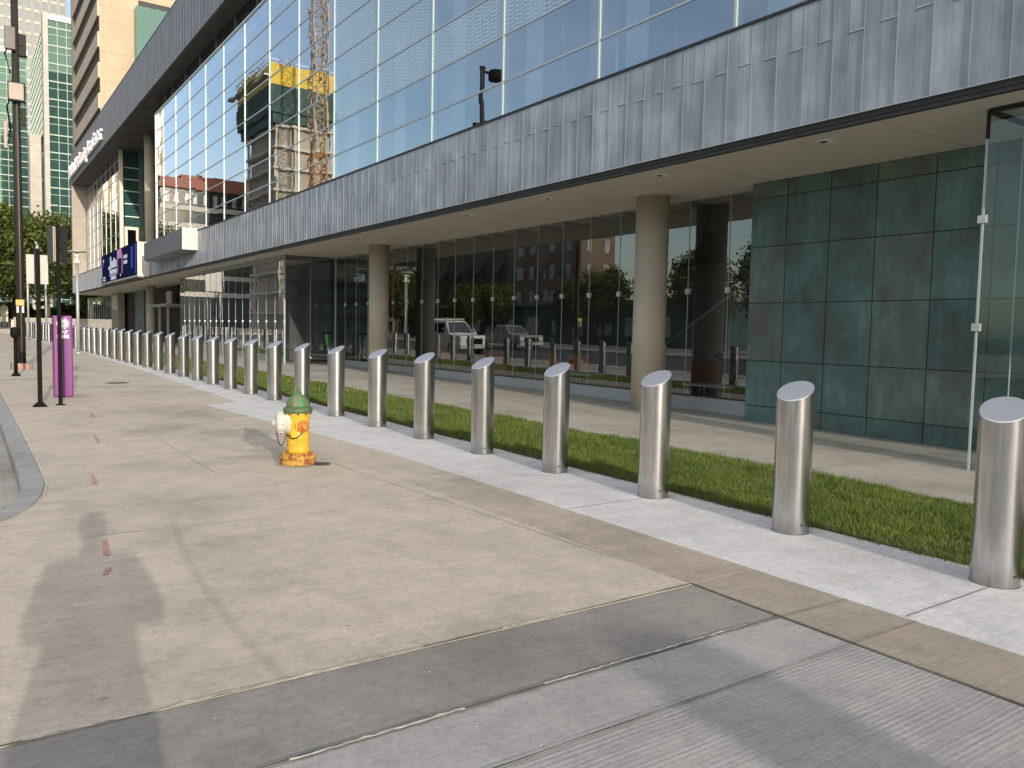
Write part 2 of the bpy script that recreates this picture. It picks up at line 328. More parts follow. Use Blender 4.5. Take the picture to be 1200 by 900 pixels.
def stone(name, c, jz, jw=0.04, var=0.1):
    m, nt, out = nodes_of(name)
    f = noise(nt, coords(nt), 0.35, 5)
    col = ramp(nt, f, [(0.3, tuple(x * (1 - var) for x in c)), (0.7, tuple(x * (1 + var) for x in c))])
    tc = N(nt, 'ShaderNodeTexCoord'); sx = N(nt, 'ShaderNodeSeparateXYZ'); L(nt, tc.outputs['Object'], sx.inputs[0])
    md = math_(nt, 'FRACT', math_(nt, 'MULTIPLY', sx.outputs[2], 1 / jz))
    ln = math_(nt, 'LESS_THAN', md, jw)
    col = mix(nt, col, tuple(x * 0.72 for x in c), ln)
    bsdf(nt, out, col, 0.85, 0, None, 0.3)
stone('beige_precast', (0.43, 0.355, 0.265), 1.95, 0.03)
stone('slot_precast', (0.52, 0.455, 0.365), 3.95, 0.01)
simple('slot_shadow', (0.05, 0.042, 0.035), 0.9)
stone('grey_granite', (0.30, 0.29, 0.275), 4.0, 0.03)
stone('white_stone', (0.45, 0.44, 0.40), 2.0, 0.04)
stone('yellow_stone', (0.36, 0.285, 0.165), 3.6, 0.08)
simple('tower_frame', (0.33, 0.42, 0.39), 0.5, var=0.08)
simple('formwork_yellow', (0.62, 0.44, 0.03), 0.6, var=0.15, scale=1)
simple('netting_teal', (0.035, 0.075, 0.065), 0.8, var=0.3, scale=0.8)
simple('raw_concrete', (0.38, 0.34, 0.28), 0.9, var=0.15, scale=0.4)
simple('crane_tan', (0.42, 0.31, 0.18), 0.6, var=0.2)
simple('crane_orange', (0.38, 0.17, 0.05), 0.6, var=0.2)
simple('roof_red', (0.30, 0.12, 0.085), 0.8, var=0.15)
simple('brick', (0.17, 0.125, 0.095), 0.9, var=0.2, scale=2)
simple('window_pale', (0.35, 0.36, 0.36), 0.3, var=0.3, scale=1)
simple('window_dark', (0.03, 0.035, 0.04), 0.15, var=0.3)
simple('slab_pale', (0.50, 0.47, 0.42), 0.85, var=0.1)
simple('car_white', (0.72, 0.72, 0.70), 0.25, var=0.03)
simple('car_silver', (0.40, 0.41, 0.43), 0.28, 0.5, var=0.03)
simple('car_blue', (0.03, 0.05, 0.25), 0.28, var=0.05)
simple('rubber', (0.02, 0.02, 0.02), 0.8)
simple('skin', (0.50, 0.31, 0.22), 0.55, var=0.05)
simple('coat_cloth', (0.06, 0.065, 0.08), 0.85, var=0.15, scale=10)
simple('trouser_cloth', (0.03, 0.035, 0.05), 0.85, var=0.15, scale=10)
simple('hair', (0.03, 0.02, 0.015), 0.6, var=0.3, scale=30)
simple('scooter_green', (0.08, 0.42, 0.10), 0.4, var=0.05)
simple('iron', (0.07, 0.065, 0.06), 0.6, 0.5, var=0.3, scale=20)

# ------------------------------------------------------------------ mesh helpers
class MB:
    def __init__(s): s.v = []; s.f = []; s.m = []; s.sm = []
    def face(s, idx, mat=0, smooth=False): s.f.append(idx); s.m.append(mat); s.sm.append(smooth)
    def add(s, verts, faces, mat=0, smooth=False):
        o = len(s.v); s.v.extend(tuple(map(float, v)) for v in verts)
        for f in faces: s.face([i + o for i in f], mat, smooth)
    def box(s, a, b, mat=0):
        x0, y0, z0 = [min(p, q) for p, q in zip(a, b)]; x1, y1, z1 = [max(p, q) for p, q in zip(a, b)]
        s.add([(x0, y0, z0), (x1, y0, z0), (x1, y1, z0), (x0, y1, z0), (x0, y0, z1), (x1, y0, z1), (x1, y1, z1), (x0, y1, z1)],
              [(0, 3, 2, 1), (4, 5, 6, 7), (0, 1, 5, 4), (1, 2, 6, 5), (2, 3, 7, 6), (3, 0, 4, 7)], mat)
    def quad(s, a, b, c, d, mat=0): s.add([a, b, c, d], [(0, 1, 2, 3)], mat)
    def cyl(s, p0, p1, r0, r1=None, n=16, mat=0, cap=True, smooth=True):
        r1 = r0 if r1 is None else r1
        p0, p1 = Vector(p0), Vector(p1); d = (p1 - p0).normalized()
        a = d.orthogonal().normalized(); b = d.cross(a)
        vs = []
        for p, r in ((p0, r0), (p1, r1)):
            for i in range(n):
                t = 2 * math.pi * i / n; vs.append(p + (a * math.cos(t) + b * math.sin(t)) * r)
        o = len(s.v); s.v.extend(tuple(v) for v in vs)
        for i in range(n): s.face([o + i, o + (i + 1) % n, o + n + (i + 1) % n, o + n + i], mat, smooth)
        if cap:
            s.face([o + i for i in reversed(range(n))], mat); s.face([o + n + i for i in range(n)], mat)
    def lathe(s, prof, n=24, mat=0, base=(0, 0, 0), axis=(0, 0, 1), smooth=True, lobes=0, lob=0.0):
        d = Vector(axis).normalized(); a = d.orthogonal().normalized(); b = d.cross(a); base = Vector(base)
        o = len(s.v)
        for r, h in prof:
            for i in range(n):
                t = 2 * math.pi * i / n; rr = r * (1 + lob * math.cos(lobes * t)) if lobes else r
                s.v.append(tuple(base + d * h + (a * math.cos(t) + b * math.sin(t)) * rr))
        for k in range(len(prof) - 1):
            for i in range(n):
                s.face([o + k * n + i, o + k * n + (i + 1) % n, o + (k + 1) * n + (i + 1) % n, o + (k + 1) * n + i], mat, smooth)
        s.face([o + i for i in reversed(range(n))], mat); s.face([o + (len(prof) - 1) * n + i for i in range(n)], mat)
    def tube(s, pts, r, n=8, mat=0):
        for p, q in zip(pts[:-1], pts[1:]): s.cyl(p, q, r, r, n, mat)
    def prism(s, poly, z0, z1, mat=0, top_mat=None, slope=False):
        n = len(poly); f0 = (lambda p: z0 + (gz(p[1]) if slope else 0)); f1 = (lambda p: z1 + (gz(p[1]) if slope else 0))
        o = len(s.v)
        s.v.extend((p[0], p[1], f0(p)) for p in poly); s.v.extend((p[0], p[1], f1(p)) for p in poly)
        s.face([o + i for i in reversed(range(n))], mat); s.face([o + n + i for i in range(n)], mat if top_mat is None else top_mat)
        for i in range(n): s.face([o + i, o + (i + 1) % n, o + n + (i + 1) % n, o + n + i], mat)
    def build(s, name, mats, parent=None, local=False, bevel=0.0, seg=2):
        me = bpy.data.meshes.new(name)
        off = Vector((0, 0, 0)) if (local or parent is None) else world_loc(parent)
        me.from_pydata([(v[0] - off.x, v[1] - off.y, v[2] - off.z) for v in s.v], [], s.f)
        if isinstance(mats, str): mats = [mats]
        for m in mats: me.materials.append(MATS[m])
        me.polygons.foreach_set('material_index', s.m); me.polygons.foreach_set('use_smooth', s.sm)
        me.update()
        if bevel:
            bm = bmesh.new(); bm.from_mesh(me)
            bmesh.ops.remove_doubles(bm, verts=bm.verts, dist=1e-5)
            es = [e for e in bm.edges if len(e.link_faces) == 2 and e.calc_face_angle(0) > 0.5]
            bmesh.ops.bevel(bm, geom=es, offset=bevel, segments=seg, affect='EDGES', profile=0.5, clamp_overlap=True)
            bm.to_mesh(me); bm.free()
        return link(name, me, parent)
def world_loc(o):
    p = Vector((0, 0, 0))
    while o is not None: p += o.location; o = o.parent
    return p
def link(name, data, parent=None):
    o = bpy.data.objects.new(name, data); COL.objects.link(o)
    if parent is not None: o.parent = parent
    return o
def tag(o, label=None, cat=None, group=None, kind=None):
    if label: o['label'] = label
    if cat: o['category'] = cat
    if group: o['group'] = group
    if kind: o['kind'] = kind
    return o
def thing(name, label, cat, loc=(0, 0, 0), rz=0, group=None):
    o = link(name, None); o.location = loc; o.rotation_euler = (0, 0, rz); o.empty_display_size = 0.2
    return tag(o, label, cat, group)
def struct(o): o['kind'] = 'structure'; return o
def copy_tree(o, parent=None):
    c = o.copy(); COL.objects.link(c); c.parent = parent
    for ch in list(o.children): copy_tree(ch, c)
    return c
def np_mesh(name, verts, faces_n, mats, parent=None, per=4):
    me = bpy.data.meshes.new(name); nf = len(verts) // per
    me.vertices.add(len(verts)); me.vertices.foreach_set('co', verts.astype(np.float32).ravel())
    me.loops.add(len(verts)); me.loops.foreach_set('vertex_index', np.arange(len(verts), dtype=np.int32))
    me.polygons.add(nf); me.polygons.foreach_set('loop_start', np.arange(0, len(verts), per, dtype=np.int32))
    for m in mats: me.materials.append(MATS[m])
    me.update(); me.validate(); return link(name, me, parent)
def text_mesh(txt, size, depth, mat, name, parent=None, bold=0.0):
    cu = bpy.data.curves.new('txt', 'FONT'); cu.body = txt; cu.size = size; cu.extrude = depth; cu.offset = bold
    cu.resolution_u = 3
    ob = bpy.data.objects.new('txt', cu); COL.objects.link(ob)
    dg = bpy.context.evaluated_depsgraph_get(); me = bpy.data.meshes.new_from_object(ob.evaluated_get(dg))
    bpy.data.objects.remove(ob); bpy.data.curves.remove(cu)
    me.materials.clear(); me.materials.append(MATS[mat]); me.name = name
    return link(name, me, parent)
ORD = ['nearest', 'second', 'third', 'fourth', 'fifth', 'sixth', 'seventh', 'eighth', 'ninth', 'tenth', 'eleventh', 'twelfth', 'thirteenth', 'fourteenth', 'fifteenth', 'sixteenth', 'seventeenth', 'eighteenth', 'nineteenth', 'twentieth', 'twenty-first', 'twenty-second', 'twenty-third', 'twenty-fourth', 'twenty-fifth', 'twenty-sixth', 'twenty-seventh', 'twenty-eighth']

# ------------------------------------------------------------------ ground
def sheet(name, poly, z0, z1, mat, side=None):
    b = MB(); b.prism(poly, z0, z1, 0, slope=True)
    return struct(b.build(name, mat))
# street level: one sheet reaching the horizon
b = MB(); b.quad((-1500, -900, gz(-900) - .17), (1500, -900, gz(-900) - .17), (1500, 1800, gz(1800) - .17), (-1500, 1800, gz(1800) - .17))
struct(b.build('street', 'asphalt'))
arc = [(-3.0, 6.25), (-1.2, 6.35), (-0.45, 6.48), (0.02, 6.70), (0.25, 6.92), (0.44, 7.32), (0.54, 7.72), (0.60, 8.2), (0.62, 9.2), (0.63, 12), (0.65, 92)]
band_edge = [(4.13, -8), (4.13, 6.8), (4.12, 8.3), (3.94, 10.8), (3.58, 14.75), (4.22, 15.1), (4.30, 20), (4.38, 26), (4.40, 36), (4.2, 45), (3.9, 60), (3.45, 75), (2.9, 92)]
be = lambda y: float(np.interp(y, [p[1] for p in band_edge], [p[0] for p in band_edge]))
beige = arc[:] + [(2.9, 92)] + [p for p in reversed(band_edge[1:-1])] + [(4.13, 3.235), (-3.0, 3.205)]
beige.reverse()
sheet('sidewalk', beige, -.3, 0.0, 'beige_concrete')
sheet('sidewalk_edge', [(3.565, -8), (4.13, -8), (4.13, 3.235), (3.565, 3.23)], -.3, -0.001, 'brown_concrete')
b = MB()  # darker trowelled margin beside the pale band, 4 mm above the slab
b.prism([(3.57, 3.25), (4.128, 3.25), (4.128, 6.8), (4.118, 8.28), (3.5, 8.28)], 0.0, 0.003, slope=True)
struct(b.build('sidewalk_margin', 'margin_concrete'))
sheet('driveway_strip', [(-3, 2.60), (3.56, 2.61), (3.56, 3.222), (-3, 3.195)], -.3, -0.002, 'drive_dark')
sheet('driveway_slab', [(-3, 2.17), (3.56, 2.19), (3.56, 2.605), (-3, 2.595)], -.3, -0.003, 'drive_grey')
sheet('driveway', [(-3, -8), (3.56, -8), (3.56, 2.185), (-3, 2.165)], -.3, -0.003, 'drive_ribbed')
gi = lambda y: 5.46 if y < 45 else float(np.interp(y, [45, 60, 75, 92], [5.4, 5.2, 4.9, 4.5]))
ys = [-8, 45, 60, 75, 92]
pale = [(gi(y), y) for y in ys]
pb = band_edge + list(reversed(pale)); pb.reverse()
sheet('pale_band', pb, -.3, 0.002, 'pale_concrete')
sheet('grass_bed', [(5.46, -8), (7.5, -8), (7.5, 45), (5.46, 45)], -.3, -0.012, 'soil')
sheet('building_walk', [(7.5, -8), (14, -8), (14, 92), (4.52, 92), (4.92, 75), (5.22, 60), (5.42, 45), (7.5, 45)], -.3, 0.0, 'walk_concrete')
sheet('far_walk', [(-14, 104), (60, 104), (60, 135), (-14, 135)], -.3, 0.0, 'beige_concrete')
sheet('opposite_walk', [(-60, -40), (-14, -40), (-14, 300), (-60, 300)], -.3, 0.0, 'walk_concrete')
# kerb along the outline: stone top, real drop to the gutter
b = MB()
def off(poly, d):
    out = []
    for i, p in enumerate(poly):
        a = Vector(poly[max(i - 1, 0)]); c = Vector(poly[min(i + 1, len(poly) - 1)]); t = (c - a).normalized(); nrm = Vector((-t.y, t.x)); out.append((p[0] + nrm.x * d, p[1] + nrm.y * d))
    return out
o1 = off(arc, 0.004); o2 = off(arc, 0.165); o3 = off(arc, 0.185)
for i in range(len(arc) - 1):
    z = [gz(p[1]) for p in (arc[i], arc[i + 1])]
    A, B_, Cc, D = o1[i], o1[i + 1], o2[i + 1], o2[i]; E_, F_ = o3[i + 1], o3[i]
    b.quad((*A, z[0] + .003), (*B_, z[1] + .003), (*Cc, z[1] + .003), (*D, z[0] + .003))
    b.quad((*D, z[0] + .003), (*Cc, z[1] + .003), (*E_, z[1] - .018), (*F_, z[0] - .018))
    b.quad((*F_, z[0] - .018), (*E_, z[1] - .018), (*E_, z[1] - .25), (*F_, z[0] - .25))
struct(b.build('kerb', 'kerb_concrete'))
b = MB(); o4 = off(arc, 0.62)
for i in range(len(arc) - 1):
    z = [gz(p[1]) for p in (arc[i], arc[i + 1])]
    b.quad((*o3[i], z[0] - .15), (*o3[i + 1], z[1] - .15), (*o4[i + 1], z[1] - .158), (*o4[i], z[0] - .158))
struct(b.build('gutter', 'gutter_concrete'))
b = MB()
b.prism([(-3, 7.0), (0.1, 7.2), (0.2, 7.6), (0.3, 8.2), (0.42, 13), (0.42, 20), (-3, 20)], -.2, -.146, slope=True)
struct(b.build('parking_bay', 'gutter_concrete'))
# joints and repair lines
def strip(b, p, q, w, z=0.006, mat=0, wob=0.0, n=1):
    p, q = Vector(p), Vector(q); t = (q - p).normalized(); nr = Vector((-t.y, t.x))
    last = None
    for i in range(n + 1):
        c = p.lerp(q, i / n) + nr * random.uniform(-wob, wob); ww = w * (random.uniform(0.5, 1.5) if wob else 1) / 2
        cur = (c + nr * ww, c - nr * ww)
        if last:
            (a1, a2), (b1, b2) = last, cur
            b.quad((a2.x, a2.y, gz(a2.y) + z), (b2.x, b2.y, gz(b2.y) + z), (b1.x, b1.y, gz(b1.y) + z), (a1.x, a1.y, gz(a1.y) + z), mat)
        last = cur
b = MB()
strip(b, (-3, 3.20), (3.57, 3.231), 0.010, n=60, wob=0.003)
strip(b, (-3, 2.598), (3.56, 2.608), 0.010, n=60, wob=0.004)
strip(b, (-3, 2.168), (3.56, 2.187), 0.006, n=40, wob=0.002)
for p, q in [((3.565, 3.231), (4.13, 3.231)), ((3.565, 2.60), (4.13, 2.585)), ((3.565, 2.185), (4.13, 2.18))]: strip(b, p, q, 0.005)
for y in (2.25, 5.15, 8.1, 11.05, 14.0, 16.95, 19.9, 22.8, 25.8): strip(b, (be(y) + .01, y), (5.10, y + .01), 0.006)
strip(b, (3.563, 3.23), (3.563, -6), 0.009, n=20, wob=0.003)
for y in (-0.6, 2.2, 5.4, 8.6, 11.8, 15.0, 18.2, 21.4, 27, 33, 39): strip(b, (7.52, y), (11.6, y), 0.006)
strip(b, (9.3, -2), (9.3, 45), 0.006)
struct(b.build('pavement_joint', 'joint'))
b = MB()
for y, x1 in ((6.05, 3.56), (8.95, 4.0), (11.3, 3.8), (14.3, 3.6), (17.4, 4.2), (20.6, 4.25), (24, 4.3), (28, 4.3), (33, 4.3), (40, 4.2)): strip(b, (0.7, y + .05), (x1, y - .05), 0.008, n=12, wob=0.002)
strip(b, (3.57, 3.24), (3.30, 7.5), 0.007, n=12, wob=0.003); strip(b, (3.30, 7.5), (3.2, 14), 0.007, n=12, wob=0.003)
strip(b, (2.05, 8.0), (2.0, 16), 0.004, n=16, wob=0.002)
struct(b.build('pavement_joint', 'faint_joint'))
b = MB()
strip(b, (0.15, 3.214), (1.75, 3.221), 0.010, 0.007, n=40, wob=0.004); strip(b, (2.2, 3.224), (2.6, 3.226), 0.010, 0.007, n=12, wob=0.004)
strip(b, (0.9, 2.597), (1.6, 2.602), 0.012, 0.007, n=20, wob=0.005); strip(b, (2.0, 2.612), (3.3, 2.615), 0.009, 0.007, n=40, wob=0.004)
kk = off(arc, -0.012)
for i in range(3, len(kk) - 1): strip(b, kk[i], kk[i + 1], 0.010, 0.006, n=14, wob=0.003)
struct(b.build('joint_sealant', 'caulk'))
b = MB()
for (x, y, l, w) in [(0.99, 8.3, .58, .034), (1.36, 11.06, .7, .034), (1.66, 13.9, .6, .04), (0.75, 5.75, .40, .030), (0.68, 5.2, .14, .026)]:
    strip(b, (x - .01, y - l / 2), (x + .03, y + l / 2), w, 0.005, n=5, wob=0.002)
strip(b, (1.86, 17.75), (2.05, 17.35), .05, 0.005, n=4, wob=0.005)
struct(b.build('paint_mark', 'faded_red'))
# gravel crumbs and small cracks near the camera
b = MB()
for i in range(45):
    x = random.uniform(-.3, 4.0); y = random.uniform(1.6, 6); s = random.uniform(.0015, .004); z = gz(y)
    b.add([(x - s, y - s, z), (x + s, y - s * .7, z), (x + s * .8, y + s, z), (x - s, y + s * .8, z), (x, y, z + s * 1.1)], [(0, 1, 4), (1, 2, 4), (2, 3, 4), (3, 0, 4)])
o = b.build('pavement_grit', 'pale_concrete'); tag(o, kind='stuff', label='small pale grit scattered over the near paving', cat='grit')

def disc_sheet(name, x, y, rx, ry, label, cat):
    t = thing(name, label, cat, (x, y, gz(y)))
    b = MB(); b.lathe([(rx, -.02), (rx, .004), (rx * .93, .006)], 20, 0); b.build('rim', 'iron', t, local=True)
    b = MB(); b.lathe([(rx * .86, -.02), (rx * .86, .005)], 20, 0)
    for i in range(-3, 4): b.box((-rx * .6, i * rx * .2 - .008, .004), (rx * .6, i * rx * .2 + .008, .009))
    b.build('lid', 'iron', t, local=True); return t
disc_sheet('utility_cover', 3.0, 20.6, .26, .26, 'small round iron cover set flush in the beige sidewalk beyond the hydrant', 'utility cover')
b = MB(); b.lathe([(.235, .0025), (.235, .0035)], 32, 0, (2.945, 8.27, gz(8.27))); struct(b.build('rust_stain', 'rust_ring'))
disc_sheet('valve_cover', 3.15, 8.13, .10, .10, 'little iron valve cap in the paving at the foot of the yellow hydrant', 'valve cover')
t = thing('storm_drain', 'dark iron drain grate in the gutter below the curved kerb', 'drain', (0.16, 7.42, gz(7.5) - .15))
b = MB()
for i in range(7): b.box((-.2, -.2 + i * .06, .0), (.2, -.175 + i * .06, .02))
b.build('grate', 'iron', t, local=True)
b = MB(); 
for a, c in (((-.23, -.23, -.01), (.23, -.2, .025)), ((-.23, .2, -.01), (.23, .23, .025)), ((-.23, -.2, -.01), (-.2, .2, .025)), ((.2, -.2, -.01), (.23, .2, .025))): b.box(a, c)
b.build('frame', 'iron', t, local=True)

# grass: blades as little triangles
def blades(n, x0, x1, y0, y1, h0, h1, w):
    x = rng.uniform(x0, x1, n); y = rng.uniform(y0, y1, n); a = rng.uniform(0, 2 * np.pi, n); h = rng.uniform(h0, h1, n)
    pat = 0.78 + 0.30 * np.sin(x * 3.1 + np.sin(y * 1.7)) * np.sin(y * 2.3 + np.cos(x * 2.2)) + 0.25 * np.sin(x * 11 + 2 * np.sin(y * 5)) * np.sin(y * 9 + 2 * np.cos(x * 4)); h = h * pat * np.where(rng.random(n) < .04, 1.6, 1.0)
    lean = rng.uniform(0, .9, n) * h; b_ = rng.uniform(0, 2 * np.pi, n); z = K * y - .012
    dx, dy = np.cos(a) * w / 2, np.sin(a) * w / 2
    v = np.stack([np.stack([x - dx, y - dy, z], 1), np.stack([x + dx, y + dy, z], 1), np.stack([x + np.cos(b_) * lean, y + np.sin(b_) * lean, z + h], 1)], 1)
    return v.reshape(-1, 3)
vv = np.concatenate([blades(110000, 5.47, 7.52, 1.0, 7.5, .035, .08, .007), blades(75000, 5.47, 7.52, 7.5, 16, .035, .08, .011), blades(36000, 5.47, 7.52, 16, 45, .035, .085, .022),
                     blades(9000, 5.40, 5.5, 1.0, 10, .015, .05, .008), blades(5000, 5.39, 5.5, 10, 30, .02, .05, .014), blades(4000, 7.48, 7.56, 1.0, 12, .03, .07, .008)])
o = np_mesh('grass', vv, None, ['grass_blade'], per=3); tag(o, kind='stuff')

# ------------------------------------------------------------------ the big glass and zinc building
XF, XG, XL, XW = 8.85, 9.10, 11.60, 11.10
CZ = 4.05
BY0, BY1 = -14.0, 86.2
bld = thing('concert_hall', 'long modern hall with zinc fascia, mirrored curtain wall and deep covered walk', 'building', (11.6, 20, 0))
b = MB(); b.box((XF + .10, BY0, CZ), (XL + .6, BY1 - .02, CZ + .14)); sof = b.build('soffit', 'soffit', bld)
for y in np.arange(-10.1, 86, 3.12): b = MB(); b.box((XF + .12, y - .003, CZ - .003), (XL, y + .003, CZ + .001)); b.build('soffit_joint', 'faint_joint', sof)
b = MB(); b.box((XF + .02, BY0, 4.10), (XF + .16, BY1 - .05, 4.19)); b.box((XF + .03, BY0, 4.045), (XF + .10, BY1 - .05, 4.10)); b.build('drip_trim', 'black_trim', bld)
# zinc fascia as staggered vertical sheets with real seams
def zinc_wall(name, x, y0, y1, z0, z1, w, joint, mats, step=0.005, bands=None):
    b = MB(); y = y0; i = 0
    while y < y1 - 1e-4:
        ye = min(y + w, y1); d = step * .5 if i % 2 else 0.0
        if joint and i % 2 == 0:
            zj = joint + random.uniform(-.02, .02)
            b.box((x - d - .0, y + .002, z0), (x + .05, ye - .002, zj - .004), 0)
            b.box((x - d - .004, y + .002, zj), (x + .05, ye - .002, z1), 0)
            b.box((x - d - .012, y + .006, zj - .008), (x + .04, ye - .006, zj + .004), 2)
        else: b.box((x - d, y + .002, z0), (x + .05, ye - .002, z1), 0)
        if i % 2 == 0: b.box((x - .010, y - .004, z0 + .002), (x + .02, y + .004, z1 - .002), 1)
        y = ye; i += 1
    b.box((x + .052, y0, z0 + .01), (x + .12, y1, z1 - .01), 1)
    return b.build(name, mats, bld)
fz = zinc_wall('zinc_fascia', XF, BY0, 48.4, 4.17, 5.66, 0.205, 5.15, ['zinc', 'seam', 'seam_light'])
zinc_wall('zinc_fascia', XF, 48.5, BY1, 4.17, 5.66, 0.205, None, ['zinc', 'seam', 'seam_light'])
b = MB(); b.box((XF - .022, BY0, 5.663), (XG + .02, BY1, 5.70)); b.build('fascia_coping', 'black_trim', bld)
b = MB(); b.box((XF - .006, BY0, 4.163), (XF + .03, BY1, 4.171)); b.build('drip_edge', 'seam_light', bld)
# upper fascia and its dark soffit
UX = XF
b = MB(); y = BY0; i = 0
while y < BY1:
    ye = min(y + .30, BY1); b.box((UX - (.006 if i % 2 else 0), y + .002, 14.24), (UX + .06, ye - .002, 16.87), 0); y = ye; i += 1
b.box((UX + .062, BY0, 14.25), (UX + .2, BY1, 16.8), 1)
b.build('roof_fascia', ['zinc_dark', 'seam'], bld)
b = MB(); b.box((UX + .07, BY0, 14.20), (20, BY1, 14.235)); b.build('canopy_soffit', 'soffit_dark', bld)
b = MB(); b.box((UX - .02, BY0, 16.875), (24, BY1 + .01, 16.93)); b.box((UX + .21, BY1 - .2, 14.24), (24, BY1, 16.87)); b.build('roof', 'zinc_dark', bld)
b = MB()
for y in np.arange(49.5, 66, 2.6): b.box((UX + .5, y, 14.185), (13, y + .25, 14.199))
b.build('soffit_slot', 'black_trim', bld)
# curtain wall: bays 2.95 m, rows 0.914 m
Y0m, BAY, ROW = 7.83, 2.955, 0.914
bays = [Y0m + BAY * k for k in range(-6, 14)] + [48.15]
rows = [5.70] + [6.475 + ROW * k for k in range(8)]
CT = 12.93
for k, (ya, yb) in enumerate(zip(bays[:-1], bays[1:])):
    g = MB(); fr = MB()
    for z0, z1 in zip(rows, rows[1:]):
        fr_row = (7.3 < z0 < 8.0) or (8.2 < z0 < 9.1 and not (13.5 < ya < 14.5)) or (ya > 19.0 and ya < 22 and z0 < 10 and z0 > 9)
        fr_row = (fr_row and ya < 22.0) or (15.5 < ya < 22 and 8.2 < z0 < 11.5)
        jx = lambda: XG + random.uniform(-.0014, .0014)
        g.add([(jx(), yb - .02, z0 + .02), (jx(), ya + .02, z0 + .02), (jx(), ya + .02, z1 - .02), (jx(), yb - .02, z1 - .02)], [(0, 1, 2, 3)], 1 if fr_row else 0)
    bay = g.build('glass_bay', ['curtain_glass', 'frit_glass'], bld)
    m1 = MB(); m1.box((XG - .022, ya - .024, 5.70), (XG + .12, ya + .024, CT)); m1.build('mullion', 'mullion_white', bay)
    m2 = MB()
    for z in rows[1:]: m2.box((XG - .014, ya + .025, z - .02), (XG + .09, yb - .025, z + .02))
    m2.build('transom', 'mullion_grey', bay)
b = MB(); b.box((XG - .02, bays[0], CT), (XG + .35, 48.2, CT + .06)); b.box((XG - .04, bays[0], CT - .04), (XG + .1, 48.2, CT - .001)); b.build('curtain_cap', 'mullion_white', bld)
b = MB(); b.box((XG - .05, 48.13, 5.70), (XG + .12, 48.19, CT)); b.box((XG + .5, 48.13, 5.7), (XG + .56, 48.19, 14.2)); b.build('mullion', 'mullion_white', bld)
b = MB(); b.quad((XG + .1, 48.18, 5.7), (11.9, 48.18, 5.7), (11.9, 48.18, 14.2), (XG + .1, 48.18, 14.2)); b.build('return_glass', 'lobby_glass', bld)
# clerestory behind, under the canopy
b = MB(); b.box((9.62, BY0, CT + .05), (9.66, 48.1, 14.2)); b.build('clerestory_glass', 'window_dark', bld)
for y in bays: b = MB(); b.box((9.54, y - .03, CT + .06), (9.618, y + .03, 14.2)); b.build('clerestory_mullion', 'equip_grey', bld)
# interior seen through the curtain wall
b = MB()
b.box((9.5, BY0, 5.5), (17, 48, 5.62), 1); b.box((15.2, BY0, 5.62), (15.3, 48, 9.0), 0); b.box((9.62, BY0, 9.0), (15.3, 48, 9.25), 2); b.box((13, BY0, 9.25), (13.1, 48, 12.9), 0)
b.build('interior', ['interior_wall', 'interior_floor', 'interior_ceiling'], bld)
for k in range(-2, 8):
    y = Y0m + BAY * k
    b = MB(); b.box((9.5, y - .72, 5.62), (9.56, y - .22, 9.0)); b.build('blind', 'curtain_cloth', bld)
    b = MB(); b.cyl((10.4, y - 1.55, 5.62), (10.4, y - 1.55, 9.0), .28, n=20); b.build('interior_column', 'white_metal', bld) if k % 2 == 0 else None
    b = MB(); b.tube([(9.9, y - 1.05, 5.7), (9.75, y - .95, 8.9)], .012, 6); b.build('hanging_rod', 'white_metal', bld)
for (y, x) in ((12.3, 10.9), (9.9, 11.6), (21.2, 11.2)):
    b = MB(); b.box((x, y - .7, 6.62), (x + .12, y + .7, 6.68)); b.build('strip_light', 'tube_light', bld)
# protruding balcony box and the small returns
b = MB()
b.box((8.2, 37.90, 4.83), (8.26, 46.85, 5.74), 0); b.box((8.262, 46.79, 4.83), (8.845, 46.85, 5.74), 0); b.box((8.262, 37.96, 4.78), (8.845, 46.79, 4.826), 1)
b.box((8.262, 37.96, 5.60), (8.845, 46.79, 5.66), 1)
for z in (5.05, 5.28, 5.51): b.box((8.196, 37.90, z), (8.2, 46.85, z + .012), 1)
bx = b.build('balcony_box', ['zinc_dark', 'seam'], bld)
b = MB(); b.box((8.19, 37.84, 4.80), (8.843, 37.898, 5.27), 0); b.box((8.19, 37.84, 5.282), (8.843, 37.898, 5.76), 0); b.build('lit_end_panel', 'cream_paint', bx)  # cream here paints in the sunlit end, dark zinc the shaded front
# recessed corner: end pier, street side glazing, jog wall, door
b = MB(); b.box((XF + .05, 86.0, 5.70), (10.04, 86.6, 14.2)); b.box((XF + .02, 85.9, 5.705), (XF + .35, 86.62, 14.2)); b.build('end_pier', 'pier_stone', bld)
RX = 10.06
yg = np.linspace(66.4, 85.9, 9)
for ya, yb in zip(yg[:-1], yg[1:]):
    g = MB(); g.quad((RX, yb, 5.7), (RX, ya, 5.7), (RX, ya, 14.2), (RX, yb, 14.2)); gb = g.build('glass_bay', 'curtain_glass', bld)
    m = MB(); m.box((RX - .02, ya - .03, 5.7), (RX + .05, ya + .03, 14.2)); m.build('mullion', 'mullion_grey', gb)
    m = MB()
    for z in np.arange(6.9, 14, 1.35): m.box((RX - .012, ya + .031, z - .025), (RX + .04, yb - .031, z + .025))
    m.build('transom', 'mullion_grey', gb)
b = MB(); b.box((RX - .12, 66.05, 5.7), (RX + .12, 66.39, 14.2)); b.build('corner_post', 'cream_paint', bld)
JY = 66.0
jz = [5.7, 6.6, 7.53, 8.46, 9.38, 10.31, 11.24, 12.1, 12.96, 14.2]
